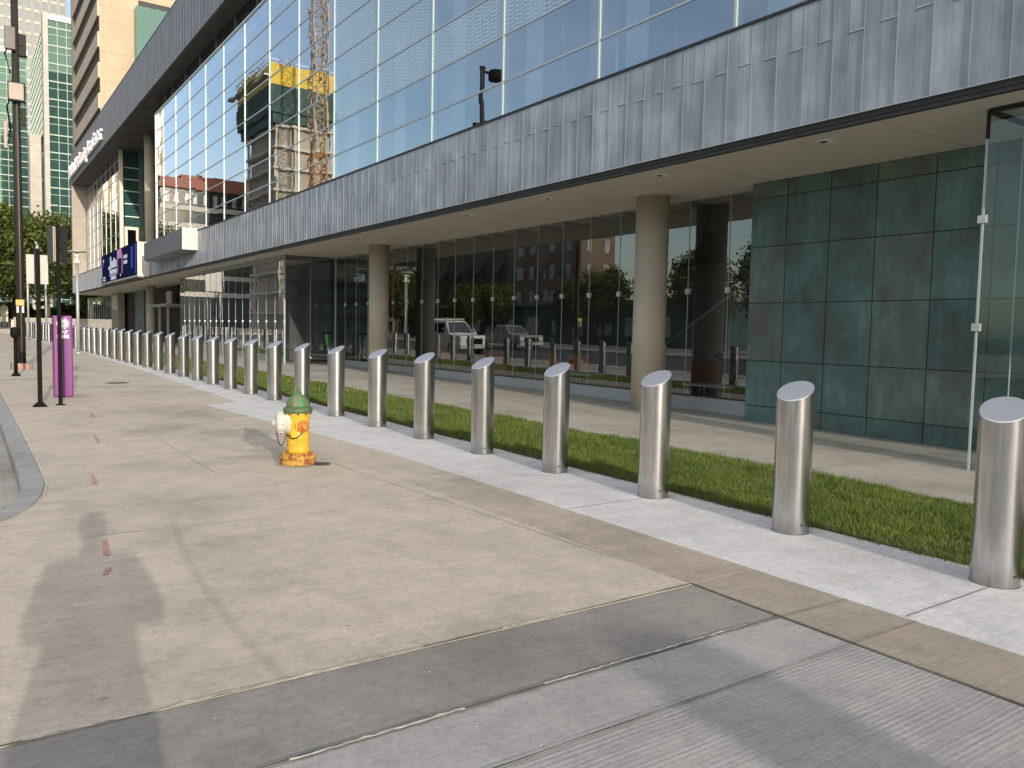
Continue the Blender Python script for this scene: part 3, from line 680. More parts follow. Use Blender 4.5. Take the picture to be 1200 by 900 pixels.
for z0, z1 in zip(jz[:-1], jz[1:]):
    g = MB(); g.quad((RX + .2, JY, z0), (11.25, JY, z0), (11.25, JY, z1), (RX + .2, JY, z1)); jb = g.build('jog_glass', 'tower_teal', bld)
    m = MB(); m.box((RX + .2, JY - .05, z0 - .035), (11.25, JY + .02, z0 + .035)); m.build('transom', 'mullion_white', jb)
b = MB(); b.box((11.25, JY - .08, 5.7), (11.55, JY + .2, 14.2)); b.build('jog_panel', 'patina_copper', bld)
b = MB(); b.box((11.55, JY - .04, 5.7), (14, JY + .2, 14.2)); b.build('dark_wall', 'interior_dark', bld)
b = MB(); b.box((10.22, JY - .14, 5.72), (10.42, JY - .052, 8.4)); b.box((11.0, JY - .14, 5.72), (11.2, JY - .052, 8.4)); b.box((10.22, JY - .14, 8.4), (11.2, JY - .052, 8.62)); dr = b.build('door_frame', 'cream_paint', bld)
b = MB(); b.box((10.421, JY - .1, 5.72), (10.999, JY - .054, 8.398)); b.build('door', 'car_glass', dr)
b = MB(); b.box((XF + .14, 48.3, 5.55), (14, BY1 - .1, 5.69)); b.build('terrace_floor', 'slab_pale', bld)
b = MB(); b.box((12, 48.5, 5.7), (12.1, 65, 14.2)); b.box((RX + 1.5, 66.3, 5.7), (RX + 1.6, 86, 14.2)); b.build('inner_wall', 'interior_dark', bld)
# columns
for y in (-0.9, 11.1, 23.05, 35.1, 47.1, 59.3):
    b = MB(); top = 14.2 if y > 55 else CZ + .01
    if y > 55:
        b.cyl((10.78, y, -.05), (10.78, y, CZ + .01), .31, n=32); c = b.build('column', 'column_paint', bld)
        b = MB(); b.cyl((10.78, y, 5.69), (10.78, y, 14.2), .33, n=32); b.build('upper_shaft', 'column_paint', c)
    else:
        b.cyl((10.78, y, -.05), (10.78, y, CZ + .01), .31, n=36); b.build('column', 'column_paint', bld)
# recessed downlights
for k in range(-5, 17):
    y = 6.47 + 3.0 * k
    b = MB(); b.lathe([(.13, CZ - .006), (.13, CZ + .0), ], 20, 0, (9.37, y, 0)); d = b.build('downlight', 'white_print', bld)
    b = MB(); b.lathe([(.05, CZ - .010), (.05, CZ - .006)], 16, 0, (9.37, y + .05, 0)); b.build('lamp', 'interior_dark', d)
# lobby glass, one metre panes
def pane(x0, y0, x1, y1, z0, z1, mat, name='lobby_pane', edge=True):
    jq = random.uniform(-.0015, .0015); jr = random.uniform(-.0015, .0015); kx = 1 if abs(x1 - x0) < .01 else 0
    g = MB(); g.quad((x0 + jq * kx, y0 + jq * (1 - kx), z0), (x1 + jr * kx, y1 + jr * (1 - kx), z0), (x1 + jq * kx, y1 + jq * (1 - kx), z1), (x0 + jr * kx, y0 + jr * (1 - kx), z1)); p = g.build(name, mat, bld)
    if edge:
        e = MB(); e.box((x0 - .008, y0 - .005, z0), (x0 + .008, y0 + .005, z1)); e.build('glass_edge', 'glass_edge', p)
    return p
PL = 0.34
ylob = [9.07] + [9.93 + 0.985 * k for k in range(19)] + [28.55]
for ya, yb in zip(ylob[:-1], ylob[1:]):
    p = pane(XL, ya, XL, yb, PL, CZ, 'lobby_glass')
    if ya > 9.5:
        f = MB(); f.add([(XL + .03, ya - .01, CZ), (XL + .50, ya - .01, CZ), (XL + .32, ya - .01, 3.30), (XL + .03, ya - .01, 2.95)] + [(XL + .03, ya + .01, CZ), (XL + .50, ya + .01, CZ), (XL + .32, ya + .01, 3.30), (XL + .03, ya + .01, 2.95)],
                        [(0, 1, 2, 3), (7, 6, 5, 4), (0, 4, 5, 1), (1, 5, 6, 2), (2, 6, 7, 3), (3, 7, 4, 0)])
        f.build('glass_fin', 'fin_glass' if 'fin_glass' in MATS else 'interior_wall', p)
        c = MB(); c.box((XL - .03, ya - .05, 2.27), (XL + .03, ya + .05, 2.37)); c.build('clamp', 'steel_fitting', p)
b = MB(); b.box((XL + .01, 9.05, -.05), (XL + .06, 28.6, PL - .02)); b.build('base_band', 'mullion_grey', bld)  # grey band paints in the sunlit walk mirrored along the glass foot
b = MB(); b.box((XL - .02, 9.05, PL - .025), (XL + .08, 28.6, PL)); b.build('base_band_line', 'black_trim', bld)
# near copper-clad wall
b = MB(); xs = [9.05, 8.34, 7.557, 6.793, 5.933, 5.15, 4.3, 3.5, 2.7, 1.9, 1.1, .3, -.5]; zs = [.02, .312, 1.076, 2.043, 2.977, 3.78, CZ]
for ya, yb in zip(xs[1:], xs[:-1]):
    for z0, z1 in zip(zs[:-1], zs[1:]): b.box((XW, ya + .008, z0 + .008), (XW + .02, yb - .008, z1 - .008), 0)
cw = b.build('copper_wall', 'patina_copper', bld)
b = MB(); b.box((XW + .008, -.5, -.05), (XW + .5, 9.046, CZ)); b.build('wall_backing', 'copper_seam', cw)
# far glazed vestibule
VX = 9.66
yv = np.linspace(28.6, 45.2, 17)
for ya, yb in zip(yv[:-1], yv[1:]):
    p = pane(VX, ya, VX, yb, .05, CZ - .02, 'vestibule_glass')
    c = MB(); c.box((VX - .03, ya - .04, 1.62), (VX + .03, ya + .04, 1.70)); c.build('clamp', 'steel_fitting', p)
pane(VX, 28.59, 10.63, 28.59, .05, CZ - .02, 'vestibule_glass'); pane(10.63, 28.59, XL, 28.59, .05, CZ - .02, 'vestibule_glass')
b = MB(); b.box((VX - .02, 28.57, .0), (VX + .03, 28.62, CZ)); b.box((XL - .03, 28.56, 0), (XL + .03, 28.62, CZ)); b.build('corner_post', 'glass_edge', bld)
b = MB(); b.box((VX + .08, 28.62, CZ - .16), (XL - .04, 28.72, CZ - .01)); b.build('header', 'black_trim', bld)
b = MB(); b.box((9.9, 28.75, .25), (XL - .1, 29.0, 3.2)); b.build('inner_panel', 'frosted_panel', bld)
b = MB(); b.box((9.72, 28.7, .02), (XL, 45.1, .10)); b.build('vestibule_floor', 'interior_floor', bld)
b = MB(); b.box((11.5, 29, .1), (11.6, 45, 4.0)); b.build('vestibule_wall', 'interior_wall', bld)
# near glazed vestibule at the right edge of the picture
NX = 9.42
yv = [4.49, 3.55, 2.6, 1.65, .7, -.3]
for ya, yb in zip(yv[:-1], yv[1:]):
    p = pane(NX, ya, NX, yb, .02, CZ - .02, 'clear_glass', edge=False)
    e = MB(); e.box((NX - .010, ya - .012, .02), (NX + .014, ya + .012, 3.72), 0); e.build('glass_edge', 'glass_edge', p)
    for z in (1.60, 2.80): c = MB(); c.box((NX - .03, ya - .045, z), (NX + .03, ya + .045, z + .085)); c.build('clamp', 'steel_fitting', p)
pane(NX + .02, 4.49, 10.25, 4.49, .02, CZ - .02, 'clear_glass'); pane(10.27, 4.49, XW - .01, 4.49, .02, CZ - .02, 'clear_glass')
b = MB(); b.box((NX - .015, 4.475, 3.72), (NX + .02, 4.505, CZ - .02)); b.box((NX - .02, -.3, CZ - .05), (NX + .02, 4.47, CZ - .004)); b.box((NX + .021, 4.47, CZ - .05), (XW - .01, 4.51, CZ - .004)); b.build('vestibule_rail', 'bronze_paint', bld)
b = MB(); b.cyl((NX - .08, 3.4, .75), (NX - .08, 3.4, 2.0), .018, n=10); b.build('door_pull', 'steel_fitting', bld)
# lobby interior
b = MB(); b.box((XL + .07, 0, .0), (26, 48, .06), 0); b.build('lobby_floor', 'interior_floor', bld)
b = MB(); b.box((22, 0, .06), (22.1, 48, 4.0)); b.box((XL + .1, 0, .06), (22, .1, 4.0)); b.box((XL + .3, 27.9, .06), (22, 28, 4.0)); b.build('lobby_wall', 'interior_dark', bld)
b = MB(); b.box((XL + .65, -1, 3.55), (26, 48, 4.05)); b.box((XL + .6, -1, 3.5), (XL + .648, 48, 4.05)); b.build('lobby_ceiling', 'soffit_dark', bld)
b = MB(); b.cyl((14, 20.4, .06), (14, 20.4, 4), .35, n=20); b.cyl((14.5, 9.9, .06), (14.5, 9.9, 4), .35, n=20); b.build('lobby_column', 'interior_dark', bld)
b = MB(); b.tube([(14, 14.0, 1.15), (14, 11.0, 2.9)], .025, 8); b.tube([(14.6, 13.0, .9), (14.6, 10.2, 2.6)], .025, 8)
for t_ in (0, .35, .7): b.cyl((14, 14 - 3 * t_, .1), (14, 14 - 3 * t_, 1.15 + 1.75 * t_), .012, n=8)
b.build('stair_handrail', 'steel_fitting', bld)
b = MB()
for i in range(9): b.box((14.05, 13.9 - i * .32, .06 + i * .17), (16, 13.6 - i * .32, .24 + i * .17))
b.build('stair', 'interior_dark', bld)
# far ground floor beyond the vestibule
g = MB(); pane(XL, 80.0, XL, 99.0, .3, CZ, 'vestibule_glass')
b = MB()
for y in np.arange(79, 99, 1.4): b.box((XL - .02, y, .2), (XL, y + .03, CZ))
b.build('mullion', 'mullion_grey', bld)
b = MB(); b.box((11.2, 75.8, 0), (11.7, 79.6, CZ)); pc = b.build('poster_pier', 'pier_stone', bld)
b = MB(); b.box((11.18, 76.2, 2.6), (11.197, 79.2, 3.8)); b.build('poster', 'white_metal', pc)
b = MB(); b.box((11.6, 66.5, 0), (12.0, 70.2, CZ)); b.build('copper_return', 'patina_copper', bld)
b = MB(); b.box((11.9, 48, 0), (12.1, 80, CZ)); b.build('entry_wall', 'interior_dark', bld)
b = MB(); b.box((10.4, 52.5, 2.55), (11.9, 58.0, 2.72)); 
for y in (52.7, 55.2, 57.6): b.box((10.5, y, 0), (10.62, y + .12, 2.55))
b.build('door_canopy', 'galvanised', bld)
b = MB(); b.box((11.3, 55.6, 2.8), (11.4, 57.0, 3.6)); b.build('door_panel', 'white_metal', bld)
b = MB(); b.box((18, BY0, 0), (24, BY1, 16.8)); b.build('rear_wall', 'zinc_dark', bld)

# lettering on the roof fascia
sg = thing('letter_sign', 'white raised lettering along the top fascia at the far corner', 'sign', (XF - .12, 86.0, 14.75))
tx = text_mesh('Holland Performing Arts Center', 1.62, .09, 'white_print', 'lettering', sg, bold=.012)
w = tx.dimensions.x; sx = 20.2 / max(w, .1)
tx.matrix_local = Matrix(((0, 0, -1, 0), (-sx, 0, 0, 0), (0, 1, 0, 0), (0, 0, 0, 1)))
b = MB(); b.box((.02, -20.2, .0), (.10, 0, .06)); b.box((.02, -20.2, .55), (.10, 0, .60)); b.build('rail', 'galvanised', sg, local=True)
# LED display on the fascia
ld = thing('display_board', 'wide navy digital display board with pink and white picture on the fascia', 'sign', (8.2, 55.5, 4.1))
b = MB(); b.box((8.215, 48.93, 4.02), (8.84, 62.1, 4.10), 1); b.box((8.215, 48.93, 4.105), (8.84, 62.1, 6.02), 0); b.build('cabinet', ['cream_paint', 'soffit_dark'], ld)
b = MB(); b.box((8.19, 48.9, 4.19), (8.213, 62.1, 6.04)); b.build('screen', 'screen_navy', ld)
def pix(m, y0, y1, z0, z1): m.box((8.178, y0, z0), (8.189, y1, z1))
m = MB()
for (y0, y1, z0, z1) in [(58.0, 58.5, 4.95, 5.75), (57.2, 57.9, 5.0, 5.45), (56.5, 57.1, 5.0, 5.6), (55.9, 56.4, 5.0, 5.45), (58.5, 59.2, 4.95, 5.15)]: pix(m, y0, y1, z0, z1)
for i in range(6): pix(m, 55.9 + i * .48, 56.3 + i * .48, 4.62 + .03 * (i % 2), 4.9)
pix(m, 55.8, 58.9, 4.53, 4.58)
for i in range(5): pix(m, 56.2 + i * .42, 56.55 + i * .42, 4.25, 4.47)
for z in (5.0, 5.32): 
    for i in range(3): pix(m, 52.0 + i * .42, 52.36 + i * .42, z, z + .2)
for i in range(2): pix(m, 60.6, 61.6, 4.28 + i * .17, 4.39 + i * .17)
pix(m, 61.2, 61.6, 5.55, 5.75); pix(m, 54.3, 54.5, 4.35, 4.5)
m.build('white_pixels', 'screen_white', ld)
m = MB(); pix(m, 54.0, 55.6, 5.45, 6.0); pix(m, 55.45, 55.65, 4.6, 5.44); pix(m, 53.7, 53.9, 4.5, 5.7); m.build('pink_pixels', 'screen_pink', ld)
m = MB(); pix(m, 54.05, 55.4, 4.55, 5.44); m.build('figure_pixels', 'screen_dark', ld)
m = MB()
for i in range(9): pix(m, 50.2, 50.7, 5.75 - i * .14, 5.85 - i * .14)
for i in range(11): pix(m, 49.1, 49.45, 5.8 - i * .15, 5.9 - i * .15)
pix(m, 61.2, 61.7, 5.3, 5.52); m.build('blue_pixels', 'screen_blue', ld)

# lobby furniture, things of their own
def chair(x, y, rz, mat, label):
    t = thing('lounge_chair', label, 'chair', (x, y, .06), rz, 'lounge chairs behind the lobby glass')
    b = MB(); b.box((-.34, -.34, .30), (.34, .34, .44)); b.build('seat', mat, t, local=True, bevel=.03)
    b = MB(); b.add([(-.34, .26, .44), (.34, .26, .44), (.36, .40, .86), (-.36, .40, .86), (-.34, .36, .44), (.34, .36, .44), (.36, .48, .86), (-.36, .48, .86)], [(0, 1, 2, 3), (7, 6, 5, 4), (0, 4, 5, 1), (1, 5, 6, 2), (2, 6, 7, 3), (3, 7, 4, 0)])
    b.build('backrest', mat, t, local=True, bevel=.02)
    for sx in (-1, 1):
        for sy in (-1, 1):
            b = MB(); b.cyl((sx * .28, sy * .28, .30), (sx * .33, sy * .33, 0), .014, n=8); b.build('leg', 'steel_fitting', t, local=True)
for x, y, rz, mt, lb in [(12.9, 24.0, 1.2, 'orange_fabric', 'orange lounge chair just right of the second covered column, behind the glass'), (12.9, 19.2, 1.9, 'orange_fabric', 'orange lounge chair behind the glass in the middle of the lobby front'),
                 (13.1, 16.6, 1.4, 'orange_fabric', 'left one of two adjoining orange lounge chairs behind the lobby glass'), (13.0, 15.5, 1.8, 'orange_fabric', 'right one of two adjoining orange lounge chairs behind the lobby glass'),
                 (13.4, 11.9, 2.0, 'red_fabric', 'dark red lounge chair seen through glass beside the copper wall'), (12.9, 21.9, 1.6, 'orange_fabric', 'low orange lounge chair between the column and the green ottoman')]: chair(x, y, rz, mt, lb)
for x, y, lb in [(12.5, 20.8, 'olive green square ottoman near the left orange chairs inside'), (12.5, 14.05, 'olive green square ottoman behind the near covered column')]:
    t = thing('ottoman', lb, 'ottoman', (x, y, .06), .2, 'green ottomans in the lobby')
    b = MB(); b.box((-.4, -.4, .08), (.4, .4, .42)); b.build('cushion', 'green_fabric', t, local=True, bevel=.03)
    b = MB(); b.box((-.36, -.36, 0), (.36, .36, .08)); b.build('base', 'black_paint', t, local=True)
for x, y, lb in [(12.5, 15.1, 'white low table inside, in front of the orange chair pair'), (12.5, 10.9, 'white low table inside, next to the dark red chair')]:
    t = thing('low_table', lb, 'table', (x, y, .06), .1, 'low lobby tables')
    b = MB(); b.box((-.35, -.6, .40), (.35, .6, .44)); b.build('table_top', 'white_metal', t, local=True, bevel=.008)
    for sx in (-1, 1):
        for sy in (-1, 1): b = MB(); b.cyl((sx * .28, sy * .5, 0), (sx * .28, sy * .5, .40), .018, n=8); b.build('leg', 'steel_fitting', t, local=True)

# ------------------------------------------------------------------ bollards
def make_bollard():
    t = thing('steel_bollard', '', 'bollard')
    n = 48; R = .136; zt = 1.075; sl = math.tan(math.radians(27)); ca, sa = math.cos(math.radians(12)), math.sin(math.radians(12)); hx_ = lambda x, y: (x * ca + y * sa) * sl
    b = MB(); lo = []; hi = []
    vs = [(R * math.cos(2 * math.pi * i / n), R * math.sin(2 * math.pi * i / n)) for i in range(n)]
    b.v.extend((x, y, -.03) for x, y in vs); b.v.extend((x, y, zt + hx_(x, y) - .004) for x, y in vs)
    for i in range(n): b.face([i, (i + 1) % n, n + (i + 1) % n, n + i], 0, True)
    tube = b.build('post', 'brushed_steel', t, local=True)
    b = MB(); q = .965
    b.v.extend((x, y, zt + hx_(x, y) - .004) for x, y in vs); b.v.extend((x * q, y * q, zt + hx_(x, y) * q + .002) for x, y in vs)
    for i in range(n): b.face([i, (i + 1) % n, n + (i + 1) % n, n + i], 0)
    b.build('cap_rim', 'steel_edge', t, local=True)
    b = MB(); b.v.extend((x * q, y * q, zt + hx_(x, y) * q + .002) for x, y in vs); b.face(list(range(n)), 0); b.build('cap', 'steel_cap', t, local=True)
    b = MB(); b.lathe([(R + .003, -.03), (R + .003, .003), (R + .001, .004)], n); b.build('base_seal', 'dark_gap', t, local=True)
    b = MB()
    for a in (-1.95, -1.83): b.cyl((R * .99 * math.cos(a), R * .99 * math.sin(a), .075), ((R + .003) * math.cos(a), (R + .003) * math.sin(a), .075), .006, n=8)
    b.build('set_screw', 'dark_gap', t, local=True)
    return t
boll = make_bollard()
pos = []
yf = [2.24, 3.67, 5.10, 6.51, 7.89, 9.30, 10.70, 12.21, 13.72, 15.17, 16.63, 22.35, 28.52, 32.88, 37.65, 42.13]; nf_ = [0, 1, 2, 3, 4, 5, 6, 7, 8, 9, 10, 14, 18, 21, 24, 27]
for n_ in range(28):
    y0 = float(np.interp(n_, nf_, yf)); x0 = 5.10 - .0125 * (y0 - 2.3); q_ = .136 / math.hypot(x0, y0); pos.append((x0 + x0 * q_ + (0.0 if y0 < 30 else -.002 * (y0 - 30)), y0 + y0 * q_))
for j in range(1, 21): y = pos[27][1] + 1.52 * j; pos.append((4.60 - .55 * (j / 20) ** 1.6, y))
for i, (x, y) in enumerate(pos):
    o = boll if i == 0 else copy_tree(boll)
    o.location = (x, y, gz(y)); o.rotation_euler = (random.uniform(-.006, .006), random.uniform(-.006, .006), random.uniform(-.06, .06))
    if i == 0: lb = 'nearest and largest slant-topped steel bollard, at the right edge of the picture'
    elif i < 28: lb = f'slant-topped steel bollard, {ORD[i]} in the row counted from the nearest one'
    else: lb = 'distant thin steel bollard in the bend of the row beyond the grey lamp post'
    tag(o, lb, 'bollard', 'steel bollards along the pale band')

# ------------------------------------------------------------------ hydrant
hx, hy_ = 2.945, 8.27
hy = thing('fire_hydrant', 'yellow fire hydrant with green bonnet and white side cap', 'hydrant', (hx, hy_, gz(hy_)))
dl = Vector((-.824, .566, 0)); df = Vector((-.566, -.822, 0))
noz = (df * math.cos(.64) - dl * math.sin(.64)).normalized(); pum = (dl * math.cos(.36) + df * math.sin(.36)).normalized()
b = MB(); b.lathe([(.150, -.02), (.178, .0), (.184, .012), (.184, .042), (.174, .050), (.168, .056), (.188, .062), (.190, .085), (.176, .100), (.150, .108), (.128, .125)], 40); b.build('base_flange', 'hydrant_rusty', hy, local=True)
b = MB()
for i in range(8):
    a = 2 * math.pi * i / 8 + .2; b.cyl((.16 * math.cos(a), .16 * math.sin(a), .0), (.16 * math.cos(a), .16 * math.sin(a), .125), .017, n=6)
b.build('flange_bolt', 'hydrant_rusty', hy, local=True)
b = MB(); b.lathe([(.122, .12), (.117, .16), (.117, .275), (.121, .285), (.121, .298), (.117, .308), (.117, .50), (.122, .54), (.124, .562)], 40); body = b.build('barrel', 'hydrant_yellow', hy, local=True)
b = MB(); b.lathe([(.126, .548), (.150, .556), (.152, .570), (.152, .592), (.142, .604), (.128, .612)], 40); b.build('bonnet_flange', 'hydrant_rim', hy, local=True)
b = MB()
for i in range(10):
    a = 2 * math.pi * i / 10; b.cyl((.136 * math.cos(a), .136 * math.sin(a), .535), (.136 * math.cos(a), .136 * math.sin(a), .56), .012, n=6)
b.build('bonnet_bolt', 'hydrant_rim', hy, local=True)
b = MB(); b.lathe([(.122, .604), (.120, .63), (.110, .67), (.092, .705), (.066, .730), (.040, .742), (.034, .752)], 40, lobes=8, lob=.03); b.build('bonnet', 'hydrant_green', hy, local=True)
b = MB(); b.lathe([(.034, .748), (.034, .766), (.021, .77), (.017, .80)], 5, smooth=False); b.build('operating_nut', 'hydrant_rim', hy, local=True)
b = MB(); fa = df * 1.0
for k, z in enumerate((.635, .66, .69)):
    rr = (.119, .114, .099)[k]; c = fa * (rr + .003); s_ = dl
    for dz, w2 in ((0, .022), (.012, .016)): p = c + Vector((0, 0, z + dz)); b.add([p - s_ * w2 * .5, p + s_ * w2 * .5, p + s_ * w2 * .4 + Vector((0, 0, .008)), p - s_ * w2 * .4 + Vector((0, 0, .008))], [(0, 1, 2, 3)])
b.build('red_stencil', 'red_paint', hy, local=True)
zc = Vector((0, 0, .44))
b = MB(); b.lathe([(.108, .085), (.108, .125), (.100, .128), (.100, .15), (.106, .152), (.106, .205), (.094, .222), (.075, .228), (.032, .230), (.030, .262), (.018, .266)], 32, 0, zc, pum); b.build('pumper_cap', 'hydrant_white', hy, local=True)
b = MB()
for i in range(12):
    a = 2 * math.pi * i / 12; u = Vector((0, 0, 1)); v_ = pum.cross(u); r_ = (u * math.cos(a) + v_ * math.sin(a)) * .107
    b.cyl(zc + pum * .153 + r_, zc + pum * .204 + r_, .008, n=6)
b.build('cap_rib', 'hydrant_white', hy, local=True)
b = MB(); b.lathe([(.105, .06), (.105, .1)], 32, 0, zc, pum); b.build('pumper_neck', 'hydrant_yellow', hy, local=True)
zn = Vector((0, 0, .415))
b = MB(); b.lathe([(.074, .09), (.074, .125), (.066, .130)], 28, 0, zn, noz); b.build('nozzle_neck', 'hydrant_yellow', hy, local=True)
b = MB(); b.lathe([(.060, .128), (.062, .146), (.050, .150), (.046, .158), (.042, .158), (.038, .150), (.027, .152), (.026, .184), (.018, .188)], 28, 0, zn, noz); b.build('nozzle_cap', 'hydrant_orange', hy, local=True)
def chain(p, q, sag, name, nl=22, bow=None):
    p, q = Vector(p), Vector(q); b = MB(); last = None
    for i in range(nl + 1):
        t = i / nl; c = p.lerp(q, t) + Vector((0, 0, -sag * 4 * t * (1 - t)))
        if bow is not None: c = c + bow * 4 * t * (1 - t)
        if last is not None:
            d = (c - last); sd = d.cross(Vector((0, 0, 1)) if i % 2 else Vector((1, .3, 0))).normalized() * .005
            b.cyl(last + sd, c + sd, .0035, n=5); b.cyl(last - sd, c - sd, .0035, n=5)
        last = c
    b.build(name, 'chain_rust', hy, local=True)
chain(zn + noz * .14 + Vector((0, 0, -.06)), (dl * .08 + df * .11) + Vector((0, 0, .33)), .055, 'chain', bow=df * .03)
chain(pum * .22 + Vector((0, 0, .34)), (dl * .10 + df * .09) + Vector((0, 0, .33)), .13, 'chain', bow=df * .01)

# ------------------------------------------------------------------ left-hand street furniture
# tall pole with radio boxes, also the street lamp mirrored in the curtain wall
px_, py_ = 1.43, 26.8
pl = thing('utility_pole', 'tall dark pole carrying radio boxes and a street lamp head', 'pole', (px_, py_, gz(py_)))
b = MB(); b.cyl((0, 0, .1), (0, 0, 11.45), .118, .085, 24); b.cyl((-.0, -.0, 11.45), (0, 0, 11.52), .11, .11, 16); b.build('shaft', 'bronze_paint', pl, local=True)
b = MB(); b.box((-.26, -.26, -.05), (.26, .26, .17)); b.build('base_block', 'equip_grey', pl, local=True, bevel=.015)
b = MB(); b.box((-.10, -.275, -.02), (.16, -.262, .17)); b.build('paint_patch', 'faded_red', pl, local=True)
def rbox(cx, cy, z0, z1, w, d, mat, nm='radio_box'):
    z0, z1 = 1.5 + (z0 - 1.5) * .97, 1.5 + (z1 - 1.5) * .97
    b = MB(); b.box((cx - w / 2, cy - d / 2, z0), (cx + w / 2, cy + d / 2, z1)); o = b.build(nm, mat, pl, local=True, bevel=.02)
    m = MB(); m.box((min(cx, 0) + .0, min(cy, 0), (z0 + z1) / 2 - .03), (max(cx, 0) + .02, max(cy, 0) + .02, (z0 + z1) / 2 + .03)); m.build('bracket', 'bronze_paint', o, local=True); return o
rbox(-.13, -.20, 9.05, 9.68, .26, .16, 'equip_grey'); rbox(.17, .14, 9.0, 9.62, .20, .20, 'bronze_paint'); 
fc = rbox(.0, -.22, 7.62, 8.16, .42, .16, 'bronze_paint'); b = MB(); b.box((-.185, -.306, 7.48), (.165, -.301, 7.92)); b.build('cover_plate', 'equip_tan', fc, local=True)
rbox(-.27, -.05, 6.30, 7.08, .09, .10, 'equip_tan', 'antenna'); rbox(.17, -.02, 7.0, 7.5, .12, .10, 'bronze_paint', 'antenna')
for k in range(5):
    b = MB(); r_ = random.uniform(-.05, .05)
    b.tube([(-.1, -.1, 9.02), (-.22 + r_, -.12, 8.75), (-.18, -.1 + r_, 8.4), (-.1 + r_, -.1, 8.2)], .010, 6)
    b.build('cable', 'black_paint', pl, local=True); b = MB()
    b.tube([(-.12, -.1, 7.6), (-.2 + r_, -.12, 7.3), (-.12 + r_, -.1, 6.7), (-.22, -.06, 6.32 - .1 * k / 5)], .009, 6); b.build('cable', 'black_paint', pl, local=True)
b = MB(); b.tube([(.01, -.112, .2), (.012, -.1, 7.6)], .016, 8); b.build('conduit', 'equip_grey', pl, local=True)
b = MB(); b.box((-.12, -.20, 1.80), (.09, -.115, 1.97)); yb_ = b.build('signal_box', 'yellow_box', pl, local=True, bevel=.01)
b = MB(); b.box((-.10, -.18, 1.60), (-.05, -.11, 1.785)); b.box((.03, -.18, 1.60), (.08, -.11, 1.785)); b.build('button', 'galvanised', yb_, local=True)
b = MB(); b.tube([(0, 0, 11.36), (-.34, 0, 11.34)], .05, 10); arm = b.build('lamp_arm', 'black_paint', pl, local=True)
b = MB(); b.lathe([(.10, 11.50), (.28, 11.48), (.31, 11.42), (.31, 11.16), (.27, 11.10), (.1, 11.09)], 28, 0, (-.62, 0, 0)); b.build('lamp_head', 'black_paint', pl, local=True)
# parking meter post
t = thing('meter_post', 'short black meter post with rounded head in front of the tall pole', 'parking meter', (1.14, 23.65, gz(23.65)))
b = MB(); b.cyl((0, 0, 0), (0, 0, .98), .042, .04, 16); b.build('post', 'black_paint', t, local=True)
b = MB(); b.lathe([(.105, 0), (.10, .03), (.06, .075), (.045, .09)], 16); b.build('foot', 'black_paint', t, local=True)
b = MB(); b.lathe([(.05, .95), (.10, .99), (.11, 1.05), (.11, 1.16), (.09, 1.21), (.05, 1.23)], 20); b.build('head', 'black_paint', t, local=True)
# black sign post seen edge-on
t = thing('sign_post', 'slim black post on a flared foot, left of the purple kiosk', 'sign post', (1.085, 15.5, gz(15.5)))
b = MB(); b.box((-.034, -.034, .02), (.034, .034, 2.62)); b.build('post', 'black_paint', t, local=True, bevel=.006)
b = MB(); b.add([(-.11, -.11, 0), (.11, -.11, 0), (.11, .11, 0), (-.11, .11, 0), (-.04, -.04, .075), (.04, -.04, .075), (.04, .04, .075), (-.04, .04, .075)], [(0, 1, 5, 4), (1, 2, 6, 5), (2, 3, 7, 6), (3, 0, 4, 7), (4, 5, 6, 7)]); b.build('foot', 'black_paint', t, local=True)
b = MB(); b.box((-.05, -.03, 1.88), (.0, .035, 2.6)); b.build('side_channel', 'bronze_paint', t, local=True)
b = MB(); b.cyl((0, 0, 2.62), (0, 0, 2.68), .035, .02, 10); b.tube([(0, 0, 2.68), (-.03, 0, 2.74)], .012, 6); b.build('top_bracket', 'galvanised', t, local=True)
# double-panel post in front of the kiosk
t = thing('panel_post', 'black post with two folded dark panels, standing in front of the purple kiosk', 'sign post', (1.395, 15.64, gz(15.64)))
b = MB(); b.box((-.03, -.03, 0), (.03, .03, 3.06)); b.build('post', 'black_paint', t, local=True, bevel=.005)
b = MB(); b.box((-.07, -.07, 0), (.07, .07, .012)); b.build('foot', 'black_paint', t, local=True)
for (x0, x1, dy) in ((-.150, -.048, .03), (.045, .152, .05)):
    b = MB(); b.add([(x0, .03 + (dy if x0 < 0 else 0), 2.42), (x1, .03 + (0 if x0 < 0 else dy), 2.42), (x1, .03 + (0 if x0 < 0 else dy), 3.04), (x0, .03 + (dy if x0 < 0 else 0), 3.04),
                         (x0, .06 + (dy if x0 < 0 else 0), 2.42), (x1, .06 + (0 if x0 < 0 else dy), 2.42), (x1, .06 + (0 if x0 < 0 else dy), 3.04), (x0, .06 + (dy if x0 < 0 else 0), 3.04)], [(0, 1, 2, 3), (7, 6, 5, 4), (0, 4, 5, 1), (1, 5, 6, 2), (2, 6, 7, 3), (3, 7, 4, 0)])
    b.build('panel', 'panel_dark', t, local=True)
for x in (-.046, -.008 - .03): pass
b = MB(); b.box((-.068, .02, 2.44), (-.052, .029, 3.03)); b.box((-.043, .02, 2.44), (-.031, .029, 3.02)); b.build('edge_strip', 'strip_tan', t, local=True)
